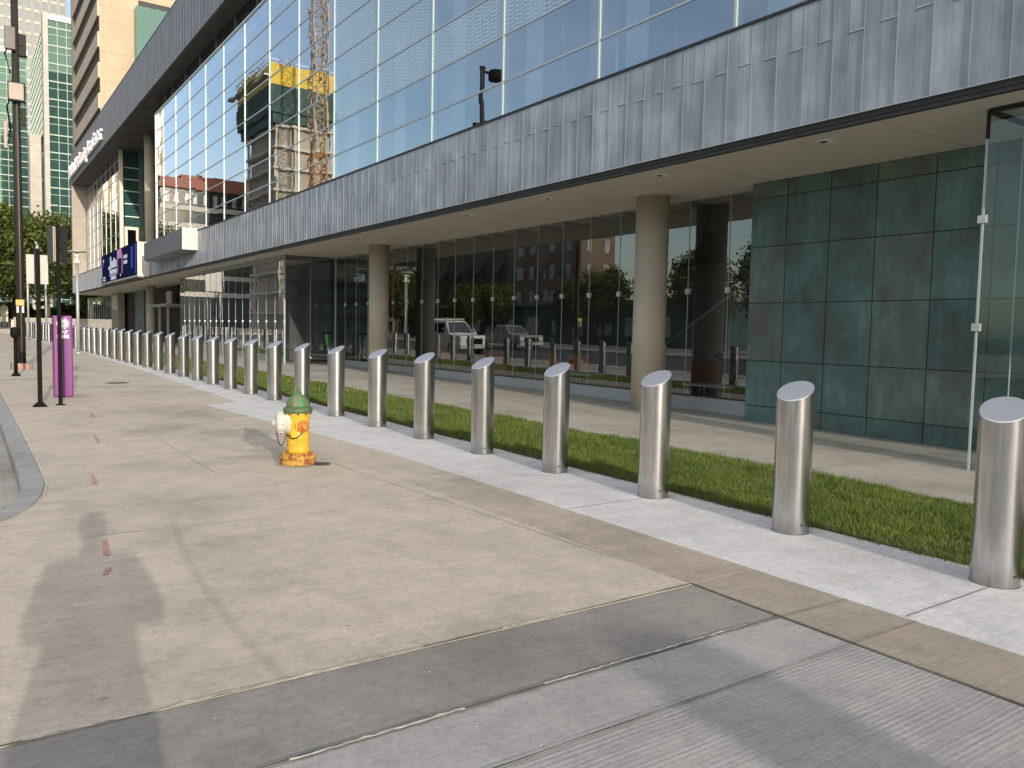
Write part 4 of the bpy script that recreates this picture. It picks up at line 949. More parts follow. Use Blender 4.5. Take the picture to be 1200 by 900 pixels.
# purple pay kiosk
kx, ky = 1.585, 17.12; kz = gz(ky)
t = thing('pay_kiosk', 'tall purple parking pay kiosk with white round emblem', 'kiosk', (kx, ky, kz), -.02)
b = MB(); b.box((-.158, -.0, .015), (.158, .30, 1.53)); b.build('cabinet', 'purple_paint', t, local=True, bevel=.02, seg=3)
b = MB(); b.box((.005, -.012, .02), (.065, -.002, 1.09)); b.build('front_rib', 'purple_deep', t, local=True)
b = MB(); b.box((-.15, .02, -.02), (.15, .28, .014)); b.build('base_band', 'purple_deep', t, local=True)
b = MB(); b.box((-.205, .05, 1.05), (-.16, .27, 1.36)); b.build('side_screen', 'panel_dark', t, local=True, bevel=.008)
b = MB(); b.box((-.158, -.004, 1.065), (.158, -.001, 1.072)); b.build('panel_seam', 'purple_deep', t, local=True)
def disc(r0, r1, z, y, n=32):
    b = MB(); vs = []
    for r in (r0, r1): vs += [(r * math.cos(2 * math.pi * i / n), y, z + r * math.sin(2 * math.pi * i / n)) for i in range(n)]
    b.add(vs, [(i, (i + 1) % n, n + (i + 1) % n, n + i) for i in range(n)]); return b
b = disc(.0001, .078, 1.385, -.006); em = b.build('emblem_disc', 'white_print', t, local=True)
b = disc(.094, .104, 1.385, -.006); b.build('emblem_ring', 'white_print', t, local=True)
b = MB(); b.box((-.04, -.010, 1.385), (-.022, -.007, 1.405)); b.box((.022, -.010, 1.385), (.04, -.010 + .003, 1.405)); b.box((-.045, -.010, 1.365), (.045, -.007, 1.373)); b.build('emblem_mark', 'purple_deep', t, local=True)
for s_, z in (('PAY', 1.20), ('HERE', 1.115)):
    tx = text_mesh(s_, .086, .002, 'white_print', 'lettering', t, bold=.004); w = tx.dimensions.x
    tx.matrix_local = Matrix(((1, 0, 0, -w / 2 + (.0 if s_ == 'HERE' else .01)), (0, 0, -1, -.006), (0, 1, 0, z), (0, 0, 0, 1)))
# grey lamp post
t = thing('lamp_post', 'slim pale grey lamp post with flat disc head by the bollards', 'street lamp', (4.04, 37.65, gz(37.65)))
b = MB(); b.cyl((0, 0, 0), (0, 0, 3.75), .066, .06, 16); b.build('shaft', 'galvanised', t, local=True)
b = MB(); b.lathe([(.13, 0), (.13, .04), (.08, .09)], 16); b.build('foot', 'galvanised', t, local=True)
b = MB(); b.lathe([(.15, 3.72), (.13, 3.80), (.06, 3.92), (.06, 3.98)], 20); b.build('lamp_bell', 'cream_paint', t, local=True)
b = MB(); b.lathe([(.06, 3.98), (.12, 4.05), (.06, 4.12), (.05, 4.19)], 20); b.build('lamp_neck', 'cream_paint', t, local=True)
b = MB(); b.lathe([(.33, 4.19), (.35, 4.21), (.34, 4.24), (.1, 4.27)], 28); b.build('lamp_disc', 'galvanised', t, local=True)
# two-legged sign seen from behind
t = thing('road_sign', 'large pale sign seen from its blank back on two grey legs', 'sign', (4.18, 60, gz(60)))
b = MB(); b.box((-.62, 0, 3.60), (.60, .025, 5.46)); b.build('sign_panel', 'sign_back', t, local=True, bevel=.01)
for x in (-.55, .45): b = MB(); b.cyl((x, .07, 0), (x, .07, 5.3), .065, n=12); b.build('leg', 'galvanised', t, local=True)
b = MB(); b.box((-.6, .026, 4.0), (.58, .05, 4.06)); b.box((-.6, .026, 5.0), (.58, .05, 5.06)); b.build('brace', 'galvanised', t, local=True)
# far monument sign and low wall
t = thing('monument_sign', 'cream upright sign with gabled top beyond the cross street', 'sign', (4.85, 124.9, gz(124.9)))
b = MB(); zz = gz(124.9); b.add([(x, y, z) for y in (0, .25) for x, z in ((-.42, .75), (.42, .75), (.42, 2.72), (0, 3.02), (-.42, 2.72))], [(4, 3, 2, 1, 0), (5, 6, 7, 8, 9), (0, 1, 6, 5), (1, 2, 7, 6), (2, 3, 8, 7), (3, 4, 9, 8), (4, 0, 5, 9)]); b.build('sign_panel', 'cream_paint', t, local=True)
for x in (-.3, .3): b = MB(); b.box((x - .05, .05, 0), (x + .05, .2, .75)); b.build('leg', 'black_paint', t, local=True)
t = thing('garden_wall', 'low cream block wall beside the gabled sign', 'wall', (6.0, 124, gz(124)))
b = MB(); b.box((-.45, 0, 0), (.9, .4, 1.0)); b.build('wall_body', 'cream_paint', t, local=True, bevel=.02)
b = MB(); b.box((-.5, -.05, 1.0), (.95, .45, 1.08)); b.build('coping', 'white_stone', t, local=True)
# low stone wall behind the bollards
t = thing('boundary_wall', 'long low stone wall under the trees behind the far bollards', 'wall', (9, 106, gz(106)))
b = MB(); b.box((-4, 0, 0), (4.5, .4, 1.25)); b.build('wall_body', 'pier_stone', t, local=True); b = MB(); b.box((-4.05, -.05, 1.25), (4.55, .45, 1.36)); b.build('coping', 'white_stone', t, local=True)
# green rental scooter
t = thing('kick_scooter', 'green and white electric kick scooter parked before the lobby glass', 'scooter', (10.98, 27.5, gz(27.5)), 0.5)
for y in (.0, .95):
    b = MB(); b.lathe([(.10, -.03), (.12, -.015), (.12, .015), (.10, .03)], 20, 0, (0, y, .12), (1, 0, 0)); w = b.build('wheel', 'rubber', t, local=True)
    b = MB(); b.lathe([(.05, -.034), (.05, .034)], 12, 0, (0, y, .12), (1, 0, 0)); b.build('hub', 'galvanised', w, local=True)
b = MB(); b.box((-.09, .15, .12), (.09, .85, .17)); b.build('deck', 'black_paint', t, local=True, bevel=.012)
b = MB(); b.cyl((0, .0, .25), (0, .10, .62), .04, n=12); b.build('fork', 'white_metal', t, local=True)
b = MB(); b.cyl((0, .10, .62), (0, .20, 1.12), .045, n=12); b.build('stem', 'scooter_green', t, local=True)
b = MB(); b.cyl((-.27, .17, 1.12), (.27, .23, 1.15), .022, n=10); b.build('handlebar', 'black_paint', t, local=True)
b = MB(); b.tube([(0, .87, .20), (0, .98, .27), (0, 1.06, .22)], .02, 8); b.build('fender', 'white_metal', t, local=True)

# ------------------------------------------------------------------ trees
def crown_verts(rx, ry, rz_, cz, n_clump, per, leaf, seed):
    r = np.random.default_rng(seed); out = []
    for k in range(n_clump):
        d = r.normal(size=3); d /= np.linalg.norm(d); rad = r.uniform(.35, 1.0) ** .6
        c = d * rad * np.array([rx, ry, rz_]); c[2] = c[2] * (1 if c[2] > 0 else .75); c = c + np.array([0, 0, cz]); cr = r.uniform(.16, .30) * min(rx, rz_)
        p = r.normal(size=(per, 3)) * cr * np.array([.75, .75, .5]) + c
        a = r.normal(size=(per, 3)); a /= np.linalg.norm(a, axis=1, keepdims=True); b_ = np.cross(a, r.normal(size=(per, 3))); b_ /= np.linalg.norm(b_, axis=1, keepdims=True)
        s = r.uniform(.6, 1.3, (per, 1)) * leaf
        q = np.stack([p - a * s, p - b_ * s * .6, p + a * s, p + b_ * s * .6], 1); out.append(q.reshape(-1, 3))
    return np.concatenate(out)
def make_tree(label, h, rx, leaf, seed, clumps=70, per=150, group=None):
    t = thing('street_tree', label, 'tree', group=group)
    cz = h * .6; rz_ = h * .40
    b = MB(); b.cyl((0, 0, -.2), (0, 0, h * .35), h * .024, h * .017, 12); r = random.Random(seed)
    for k in range(7):
        a = k * .9 + r.random(); e = (math.cos(a) * rx * .6, math.sin(a) * rx * .6, h * r.uniform(.5, .8)); b.cyl((0, 0, h * .33), e, h * .012, h * .004, 7)
    b.cyl((0, 0, h * .34), (0, 0, h * .85), h * .016, h * .004, 8)
    b.build('trunk', 'bark', t, local=True)
    np_mesh('crown', crown_verts(rx, rx, rz_, cz, clumps, per, leaf, seed), None, ['leaf'], t)
    return t
T1 = make_tree('broad green tree behind the tall pole at the far left', 14.6, 4.6, .24, 3, 95, 170, 'trees beyond the cross street')
T1.location = (3.6, 115, gz(115) - .1)
T2 = make_tree('rounded green tree behind the two black posts', 15.2, 4.8, .24, 5, 95, 170, 'trees beyond the cross street')
T2.location = (9.2, 117, gz(117) - .1)
o = copy_tree(T1); o.location = (14.6, 124, .4); o.rotation_euler.z = 2; o.scale = (.9,) * 3; tag(o, 'tree half hidden behind the corner of the hall')
o = copy_tree(T2); o.location = (6.2, 128, .4); o.rotation_euler.z = 1; o.scale = (1.0,) * 3; tag(o, 'rearmost tree, its top showing between the two nearer crowns')
o = copy_tree(T2); o.location = (-2.5, 121, .4); o.rotation_euler.z = 4; tag(o, 'green tree cut off by the left picture edge')
for i, (x, y, s_) in enumerate([(-21, 34, .50), (-24, 43, .52), (-22, 52, .46), (-25, 60, .42), (-22, 69, .40), (-24, 78, .42), (-22, 87, .52), (-25, 98, .6), (-21, 108, .55), (-23, 24, .56), (-24, 14, .5), (-23, 90, .36)]):
    o = copy_tree(T1 if i % 2 else T2); o.location = (x, y, gz(y)); o.rotation_euler.z = i * 1.3; o.scale = (s_, s_, s_)
    tag(o, 'small street tree across the road, mirrored dark in the lobby glass', 'tree', 'trees across the road')

t = thing('hedge', 'dark low hedge filling the gap beneath the far tree crowns', 'hedge', (6, 134, gz(134)))
b = MB()
for k in range(7): b.cyl((-9 + k * 3, 0, -.1), (-9 + k * 3 + .3, .2, 2.4), .09, .04, 6)
b.build('stem', 'bark', t, local=True)
v = np.concatenate([crown_verts(2.6, 1.2, 1.7, 1.9, 22, 150, .2, 40 + k) + np.array([-9 + k * 3.0, 0, 0]) for k in range(7)]); np_mesh('foliage', v, None, ['leaf'], t)
# ------------------------------------------------------------------ background buildings
def block(name, label, loc, parts):
    return thing(name, label, 'building', loc)
# beige slab building with dark slots, beyond the hall
t = thing('parking_tower', 'tall beige precast building with dark horizontal openings', 'building', (30, 135, 0))
X0, Y0_, Y1_ = 15.9, 120.0, 151.0
FL = 3.95; z = 9.9
b = MB(); b.box((X0 + .5, Y0_, 0), (46, Y1_, 78)); b.build('wall', 'beige_precast', t)
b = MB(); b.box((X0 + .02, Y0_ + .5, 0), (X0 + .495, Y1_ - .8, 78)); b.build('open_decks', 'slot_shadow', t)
k = 0
while z < 76:
    b = MB(); b.box((X0 - .25, Y0_ + .02, z), (X0 + .49, Y1_ - 3.2, z + 1.95)); b.build('spandrel', 'slot_precast', t); z += FL
b = MB(); b.box((X0 - .05, Y1_ - 3.2, 0), (X0 + .49, Y1_, 78)); b.box((X0 - .02, Y0_ - .02, 0), (X0 + .49, Y0_ + .3, 78)); b.build('corner_pier', 'beige_precast', t)
b = MB(); b.box((20.6, Y0_ - .05, 36.5), (25.0, Y0_ + .0, 44.6)); b.build('window', 'window_dark', t)
b = MB(); b.box((20.1, Y0_ - 2.0, 33.8), (25.2, Y0_ - 1.95, 43.2)); b.box((20.05, Y0_ - 2.0, 33.8), (20.1, Y0_ - .06, 43.2)); bg = b.build('balcony_glass', 'balcony_glass', t)
b = MB(); b.box((20.1, Y0_ - 1.94, 33.6), (25.2, Y0_ - .06, 33.8)); 
for x in (20.1, 21.4, 22.7, 24.0): b.box((x - .03, Y0_ - 1.94, 33.8), (x + .03, Y0_ - 1.88, 43.3))
b.build('balcony_frame', 'tower_frame', t)
# teal glass tower
def glass_tower(name, label, x0, x1, y0, y1, z1, fl, bay, mat, frame, base_z=0, bands_dark=None):
    t = thing(name, label, 'building', ((x0 + x1) / 2, (y0 + y1) / 2, 0))
    b = MB(); b.box((x0 + .3, y0 + .3, base_z), (x1 - .3, y1 - .3, z1)); b.build('core', 'interior_dark', t)
    z = base_z
    while z < z1 - .1:
        ze = min(z + fl, z1)
        b = MB(); b.quad((x0, y0, z), (x1, y0, z), (x1, y0, ze), (x0, y0, ze)); b.quad((x0, y1, z), (x0, y0, z), (x0, y0, ze), (x0, y1, ze))
        w = b.build('window_band', mat, t)
        m = MB(); m.box((x0 - .12, y0 - .12, z), (x1, y0 - .001, z + .28)); m.box((x0 - .12, y0, z), (x0 - .001, y1, z + .28)); 
        m.box((x0 - .06, y0 - .06, z + fl * .62), (x1, y0 - .001, z + fl * .62 + .12)); m.box((x0 - .06, y0, z + fl * .62), (x0 - .001, y1, z + fl * .62 + .12))
        m.build('sill', frame, w); z = ze
    m = MB()
    for x in np.arange(x0 + bay, x1, bay): m.box((x - .06, y0 - .09, base_z), (x + .06, y0 - .002, z1))
    for y in np.arange(y0 + bay, y1, bay): m.box((x0 - .09, y - .06, base_z), (x0 - .002, y + .06, z1))
    m.build('mullion', frame, t)
    b = MB(); b.box((x0 - .3, y0 - .3, z1), (x1 + .3, y1 + .3, z1 + 1.2)); b.build('parapet', 'white_metal', t)
    return t
tt = glass_tower('office_tower', 'teal glass office tower with white parapet above the trees', 18.3, 40, 220, 258, 71.5, 4.1, 1.9, 'tower_teal', 'tower_frame')
b = MB(); b.box((17.2, 219.2, 0), (18.25, 222.5, 72.6)); b.build('corner_fin', 'white_stone', tt)
b = MB()
for z in np.arange(46, 71, 2.0): b.box((17.3, 223, z), (18.1, 262, z + .16))
for y in np.arange(225, 262, 3): b.box((17.3, y, 46), (17.5, y + .2, 71))
b.build('screen_frame', 'tower_frame', tt)
b = MB(); b.box((14.6, 226, 0), (17.0, 232, 46)); b.build('stone_pier', 'white_stone', tt)
glass_tower('office_tower', 'lower green glass office block behind the tall pole', 9.5, 16.6, 262, 290, 74, 4.1, 2.4, 'tower_teal', 'tower_frame')
t = thing('stone_tower', 'pale granite skyscraper rising behind the teal glass tower', 'building', (20, 345, 0))
b = MB(); b.box((-14, 330, 0), (33.4, 362, 128)); b.build('wall', 'grey_granite', t)
for i, x in enumerate(np.arange(-13, 32.5, 2.6)):
    b = MB(); b.box((x, 329.9, 40), (x + 1.6, 330.0, 128)); w = b.build('window_strip', 'tower_blue', t)
    m = MB()
    for z in np.arange(40, 128, 4.0): m.box((x, 329.8, z), (x + 1.6, 329.895, z + .9))
    m.build('spandrel', 'white_stone', w)

# ------------------------------------------------------------------ across the road: seen mirrored in the glass
t = thing('tower_core', 'unfinished tower wrapped in yellow formwork, mirrored in the curtain wall', 'building', (-41, 172, 0))
b = MB(); b.box((-47.0, 165, 0), (-36, 183, 46)); b.build('core_wall', 'raw_concrete', t)
for z in np.arange(4, 44, 4.2): b = MB(); b.box((-48.2, 163.8, z), (-35.0, 184.2, z + .5)); b.build('floor_slab', 'slab_pale', t)
b = MB()
for x in (-47.6, -43.5, -39.5, -35.6):
    for y in (164.5, 183.5): b.box((x - .25, y - .25, 0), (x + .25, y + .25, 43))
b.build('frame_column', 'slab_pale', t)
b = MB(); b.box((-48, 163, 44.5), (-34, 187, 49.9)); b.box((-47.4, 163.6, 42.6), (-34.6, 186.4, 44.5)); b.build('netting', 'netting_teal', t)
b = MB(); b.box((-48, 163, 49.92), (-34, 187, 54)); b.build('formwork', 'formwork_yellow', t)
b = MB()
for x in np.arange(-48, -33.9, 2): b.cyl((x, 163, 54), (x, 163, 55.3), .07, n=6)
for y in np.arange(163, 188, 2): b.cyl((-34, y, 54), (-34, y, 55.3), .07, n=6)
b.box((-48, 162.95, 54.6), (-34, 163.05, 54.75)); b.box((-34.05, 163, 54.6), (-33.95, 187, 54.75)); b.box((-33.9, 164, 51.8), (-32.8, 190, 52.1)); b.build('guard_rail', 'galvanised', t)
t = thing('tower_crane', 'lattice tower crane beside the unfinished tower, mirrored in the curtain wall', 'crane', (-39, 150, 0))
def mast(z0, z1, mat, nm):
    b = MB(); s = 1.25
    for sx in (-s, s):
        for sy in (-s, s): b.box((sx - .13, sy - .13, z0), (sx + .13, sy + .13, z1))
    z = z0; i = 0
    while z < z1 - .1:
        ze = min(z + 2.4, z1)
        for (p, q) in (((-s, -s), (s, -s)), ((s, -s), (s, s)), ((s, s), (-s, s)), ((-s, s), (-s, -s))):
            if i % 2: p, q = q, p
            b.cyl((p[0], p[1], z), (q[0], q[1], ze), .08, n=5); b.cyl((p[0], p[1], ze), (q[0], q[1], ze), .08, n=5); b.cyl((q[0], q[1], z), (p[0], p[1], ze), .06, n=5)
        z = ze; i += 1
    b.build(nm, mat, t, local=True)
mast(0, 34, 'crane_orange', 'lower_mast'); mast(34, 78, 'crane_tan', 'upper_mast')
b = MB(); b.box((-1.6, -1.6, 78), (1.6, 1.6, 80.5)); b.build('slewing_cab', 'crane_tan', t, local=True)
b = MB(); b.box((-.7, -12, 80.5), (.7, 34, 82)); b.build('jib', 'crane_tan', t, local=True)
t = thing('red_roof_garage', 'long low building with red roof and pale bands, mirrored in the curtain wall', 'building', (-31, 206, 0))
b = MB(); b.box((-45, 200.2, 0), (-20.5, 214, 33.0)); b.build('wall', 'window_dark', t)
for z in (8, 12, 16, 20, 24, 28): b = MB(); b.box((-45, 199.8, z), (-20.2, 200.19, z + 1.1)); b.build('floor_slab', 'slab_pale', t)
b = MB(); b.box((-45.6, 199.2, 33.0), (-19.8, 214.6, 35.2)); b.box((-42, 201, 35.2), (-25, 212, 36.4)); b.build('roof', 'roof_red', t)
for x in np.arange(-44, -21, 2.2): b = MB(); b.box((x, 199.95, 29.6), (x + .9, 200.18, 32)); b.build('window', 'window_pale', t)
t = thing('sunlit_tower', 'tall sunlit cream tower, mirrored at the far end of the glass', 'building', (-27, 290, 0))
b = MB(); b.box((-37, 280, 0), (-16.8, 300, 76)); b.build('wall', 'yellow_stone', t)
for x in np.arange(-36, -17.5, 2.5): b = MB(); b.box((x, 279.9, 8), (x + 1.0, 279.99, 72)); b.build('window_strip', 'window_pale', t)
t = thing('parking_deck', 'open concrete parking deck of stacked slabs, mirrored in the lobby glass', 'building', (-38, 124, 0))
for z in np.arange(2.6, 12.5, 2.1): b = MB(); b.box((-41, 118, z), (-34, 134, z + .55)); b.build('floor_slab', 'slab_pale', t)
b = MB()
for x in (-40.8, -37.5, -34.3):
    for y in (118.2, 126, 133.5): b.box((x - .2, y - .2, 0), (x + .2, y + .2, 11.5))
b.build('frame_column', 'slab_pale', t)
b = MB(); b.box((-38.5, 119, 0), (-36.5, 133, 12.2)); b.build('deck_core', 'window_dark', t)
t = thing('brick_apartments', 'brown brick apartment building with rows of windows, mirrored in the lobby glass', 'building', (-42, 84, 0))
b = MB(); b.box((-45, 77, 0), (-39, 92, 25)); b.build('wall', 'brick', t)
for y in np.arange(78, 91, 2.6):
    for z in (5, 8.2, 11.4, 14.6): b = MB(); b.box((-38.98, y, z), (-38.9, y + 1.0, z + 1.7)); b.build('window', 'window_pale', t)
for x in (-44, -41.6):
    for z in (5, 8.2, 11.4): b = MB(); b.box((x, 76.9, z), (x + .9, 76.98, z + 1.7)); b.build('window', 'window_pale', t)
t = thing('added_dark_block', 'dark brown block added left of the brick building to darken the lobby reflection', 'building', (-50, 118, 0))  # added block; darkens the reflection in place of trees and shade
b = MB(); b.box((-56, 93.5, 0), (-46, 150, 26)); b.build('wall', 'bark', t)
for y in np.arange(95, 148, 4.2):
    for z in (6, 10, 14): b = MB(); b.box((-45.98, y, z), (-45.9, y + 1.2, z + 1.8)); b.build('window', 'window_dark', t)
b = MB(); b.box((-56.4, 93.1, 26), (-45.6, 150.4, 26.6)); b.build('roof', 'zinc_dark', t)
t = thing('low_shop', 'grey single-storey building with pale windows, mirrored in the lobby glass', 'building', (-30, 66, 0))
b = MB(); b.box((-34, 44, 0), (-28, 100, 4.2)); b.build('wall', 'netting_teal', t)
for y in np.arange(46, 98, 4): b = MB(); b.box((-27.98, y, 1.2), (-27.9, y + 1.6, 3)); b.build('window', 'window_pale', t)
b = MB(); b.box((-34.3, 43.7, 4.2), (-27.6, 100.3, 4.6)); b.build('roof', 'zinc_dark', t)

t = thing('added_sky_screen', 'long grey block added far behind the camera to screen bright low sky from the glass', 'building', (0, -170, 0))  # added unseen block, keeps the sun-side sky glow out of the glass
b = MB(); b.box((-230, -190, -2), (95, -165, 33)); b.build('wall', 'interior_wall', t)
for z in (3, 8, 13, 18, 23, 28): b = MB(); b.box((-229, -164.98, z), (94, -164.9, z + 2.2)); b.build('window_band', 'window_dark', t)
b = MB(); b.box((-230.5, -190.5, 33), (95.5, -164.5, 33.6)); b.build('roof', 'zinc_dark', t)
# vehicles on the road (reflected)
def vehicle(name, label, cat, loc, rz, paint, kind):
    t = thing(name, label, cat, loc, rz)
    Lh, W = (2.5, .95) if kind == 'van' else (2.75, .97) if kind == 'pickup' else (2.3, .88)
    if kind == 'van': prof = [(-Lh, .35), (-Lh, 1.0), (-Lh + .05, 1.12), (-1.15, 1.2), (-1.15, 1.2), (Lh - .05, 1.2), (Lh, .4)]; cab = [(-1.3, 1.2), (-.55, 1.98), (Lh - .15, 2.0), (Lh - .05, 1.2)]
    elif kind == 'pickup': prof = [(-Lh, .42), (-Lh, 1.0), (-Lh + .06, 1.12), (-1.2, 1.18), (Lh, 1.18), (Lh, .45)]; cab = [(-1.25, 1.18), (-.55, 1.85), (.75, 1.87), (1.05, 1.18)]
    else: prof = [(-Lh, .3), (-Lh, .75), (-Lh + .1, .85), (-1.0, .95), (Lh - .1, .98), (Lh, .8), (Lh, .35)]; cab = [(-1.05, .95), (-.3, 1.42), (1.0, 1.42), (1.75, .97)]
    def ext(pr, w0, w1, zmid):
        b = MB(); n = len(pr)
        wz = lambda z: w0 + (w1 - w0) * max(0, (z - zmid[0]) / (zmid[1] - zmid[0]))
        for sx in (-1, 1): b.v.extend((sx * wz(z), y, z) for y, z in pr)
        b.face(list(range(n))); b.face([n + i for i in reversed(range(n))])
        for i in range(n): b.face([i, n + i, n + (i + 1) % n, (i + 1) % n])
        return b
    ext(prof, W, W - .04, (.3, 1.2)).build('body', paint, t, local=True, bevel=.05)
    cb = ext(cab, W - .05, W - .2, (cab[0][1], cab[1][1])).build('cabin', paint, t, local=True, bevel=.04)
    z0, z1 = cab[0][1], cab[1][1]; h = z1 - z0
    b = MB(); w0, w1 = W - .16, W - .30
    def lerp(a, c, f): return (a[0] + (c[0] - a[0]) * f, a[1] + (c[1] - a[1]) * f)
    p, q = lerp(cab[0], cab[1], .1), lerp(cab[0], cab[1], .88); d = .03
    b.add([(-w0, p[0] - d, p[1] + .02), (w0, p[0] - d, p[1] + .02), (w1, q[0] - d, q[1] + .02), (-w1, q[0] - d, q[1] + .02)], [(0, 1, 2, 3)]); b.build('windscreen', 'car_glass', cb, local=True)
    for sx in (-1, 1):
        b = MB(); ya, yb = cab[0][0] + .55, cab[3][0] - .3; ym = (ya + yb) / 2
        for (u, v) in ((ya, ym - .05), (ym + .05, yb)):
            zt_ = z0 + h * .82; sxw = lambda z: sx * (W - .05 - .15 * (z - z0) / h + .012)
            b.add([(sxw(z0 + .08), u, z0 + .08), (sxw(z0 + .08), v, z0 + .08), (sxw(zt_), v, zt_), (sxw(zt_), max(u, cab[1][0] + .1), zt_)], [(0, 1, 2, 3)])
        b.build('side_window', 'car_glass', cb, local=True)
        for y in (-Lh + .95, Lh - 1.0):
            b = MB(); b.lathe([(.26, -.12), (.36, -.10), (.36, .10), (.26, .12)], 20, 0, (sx * (W - .08), y, .36), (1, 0, 0)); w = b.build('wheel', 'rubber', t, local=True)
            b = MB(); b.lathe([(.21, -.13), (.21, .13)], 16, 0, (sx * (W - .08), y, .36), (1, 0, 0)); b.build('rim', 'car_silver', w, local=True)
        b = MB(); b.box((sx * W * .55, -Lh - .02, .78), (sx * W * .92, -Lh + .04, .95)); b.build('headlight', 'white_metal', t, local=True)
    b = MB(); b.box((-W * .52, -Lh - .025, .62), (W * .52, -Lh + .04, .95)); b.build('grille', 'black_paint', t, local=True)
    b = MB(); b.box((-W + .02, -Lh - .07, .38), (W - .02, -Lh + .05, .58)); b.build('bumper', 'galvanised', t, local=True)
    if kind == 'van': b = MB(); b.box((-.6, -.3, 2.02), (.6, -.2, 2.12)); b.box((-.6, 1.4, 2.02), (.6, 1.5, 2.12)); b.box((-.62, -.4, 2.12), (-.55, 1.6, 2.17)); b.box((.55, -.4, 2.12), (.62, 1.6, 2.17)); b.build('roof_rack', 'galvanised', t, local=True)
    return t
vehicle('parked_van', 'white work van with roof rack, mirrored in the lobby glass', 'van', (-1.5, 42.5, gz(42) - .17), 0, 'car_white', 'van')
vehicle('parked_pickup', 'silver pickup truck across the road, mirrored in the lobby glass', 'pickup truck', (-12.0, 51.5, gz(50) - .17), 0, 'car_silver', 'pickup')
vehicle('parked_car', 'bright blue car far across the road, mirrored beside the second column', 'car', (-12.3, 82, gz(80) - .17), 0, 'car_blue', 'car')

# street lamp behind the camera whose shadow crosses the driveway
lx_, ly_ = 1.17, -10.2
t = thing('lamp_standard', 'stout lamp standard behind the camera, throwing the dark bar over the driveway', 'street lamp', (lx_, ly_, gz(ly_)))
b = MB(); b.cyl((0, 0, 0), (0, 0, 2.75), .17, .155, 20); b.build('shaft', 'bronze_paint', t, local=True)
b = MB(); b.lathe([(.28, 0), (.28, .10), (.18, .4)], 20); b.build('foot', 'bronze_paint', t, local=True)
b = MB(); b.lathe([(.16, 2.7), (.27, 2.78), (.30, 3.10), (.18, 3.2)], 20); b.build('lamp_head', 'bronze_paint', t, local=True)

# ------------------------------------------------------------------ the photographer, whose shadow lies on the paving
def skin_body(name, joints, edges, mats, parent, sub=2):
    me = bpy.data.meshes.new(name); me.from_pydata([j[0] for j in joints], edges, [])
    o = bpy.data.objects.new(name, me); COL.objects.link(o)
    sk = o.modifiers.new('skin', 'SKIN'); sk.use_smooth_shade = True
    for i, j in enumerate(joints):
        v = me.skin_vertices[0].data[i]; v.radius = (j[1], j[2] if len(j) > 2 else j[1]); v.use_root = (i == 0)
    ss = o.modifiers.new('sub', 'SUBSURF'); ss.levels = sub; ss.render_levels = sub
    dg = bpy.context.evaluated_depsgraph_get(); m2 = bpy.data.meshes.new_from_object(o.evaluated_get(dg)); bpy.data.objects.remove(o)
    m2.materials.clear()
    for m in mats: m2.materials.append(MATS[m])
    m2.name = name; return link(name, m2, parent)
P0 = Vector((-.06, -.47, 0))
pr = thing('person', 'person in a long dark coat holding up a phone, seen as the shadow', 'person', P0, -.12)
J = [((0, 0, .95), .15, .12), ((0, 0, 1.15), .17, .12), ((0, 0, 1.36), .19, .12), ((0, 0, 1.47), .10, .09), ((0, .01, 1.54), .058, .06), ((0, .03, 1.62), .082, .10), ((0, .025, 1.68), .072, .09), ((0, .015, 1.72), .035, .045),
     ((-.20, 0, 1.42), .075), ((-.25, .02, 1.15), .058), ((-.10, .28, 1.33), .036), ((.20, 0, 1.42), .075), ((.27, .04, 1.16), .058), ((.12, .28, 1.36), .036),
     ((-.10, 0, .86), .11), ((-.12, .01, .48), .075), ((-.13, -.02, .09), .05), ((-.14, .14, .04), .045), ((.10, 0, .86), .11), ((.12, .01, .48), .075), ((.13, -.02, .09), .05), ((.14, .14, .04), .045)]
Ed = [(0, 1), (1, 2), (2, 3), (3, 4), (4, 5), (5, 6), (6, 7), (2, 8), (8, 9), (9, 10), (2, 11), (11, 12), (12, 13), (0, 14), (14, 15), (15, 16), (16, 17), (0, 18), (18, 19), (19, 20), (20, 21)]
skin_body('body', J, Ed, ['skin'], pr)
Jc = [((-.13, 0, .66), .235, .18), ((-.12, 0, .82), .235, .18), ((-.09, 0, 1.0), .23, .17), ((-.04, 0, 1.2), .225, .15), ((0, 0, 1.36), .20, .135), ((0, 0, 1.475), .10, .09), ((-.20, 0, 1.41), .095), ((-.25, .02, 1.15), .085), ((-.12, .24, 1.30), .058), ((.20, 0, 1.41), .095), ((.27, .04, 1.16), .085), ((.15, .24, 1.36), .058)]
skin_body('coat', Jc, [(0, 1), (1, 2), (2, 3), (3, 4), (4, 5), (4, 6), (6, 7), (7, 8), (4, 9), (9, 10), (10, 11)], ['coat_cloth'], pr)
Jt = [((0, 0, .92), .16, .13), ((-.10, 0, .84), .125), ((-.12, .01, .48), .092), ((-.13, -.01, .10), .075), ((.10, 0, .84), .125), ((.12, .01, .48), .092), ((.13, -.01, .10), .075)]
skin_body('trousers', Jt, [(0, 1), (1, 2), (2, 3), (0, 4), (4, 5), (5, 6)], ['trouser_cloth'], pr)
b = MB(); b.lathe([(.02, 1.585), (.065, 1.60), (.088, 1.64), (.098, 1.685), (.094, 1.725), (.080, 1.758), (.056, 1.782), (.030, 1.794), (.008, 1.798)], 24, 0, (0, -.012, 0)); b.build('hair', 'hair', pr, local=True)
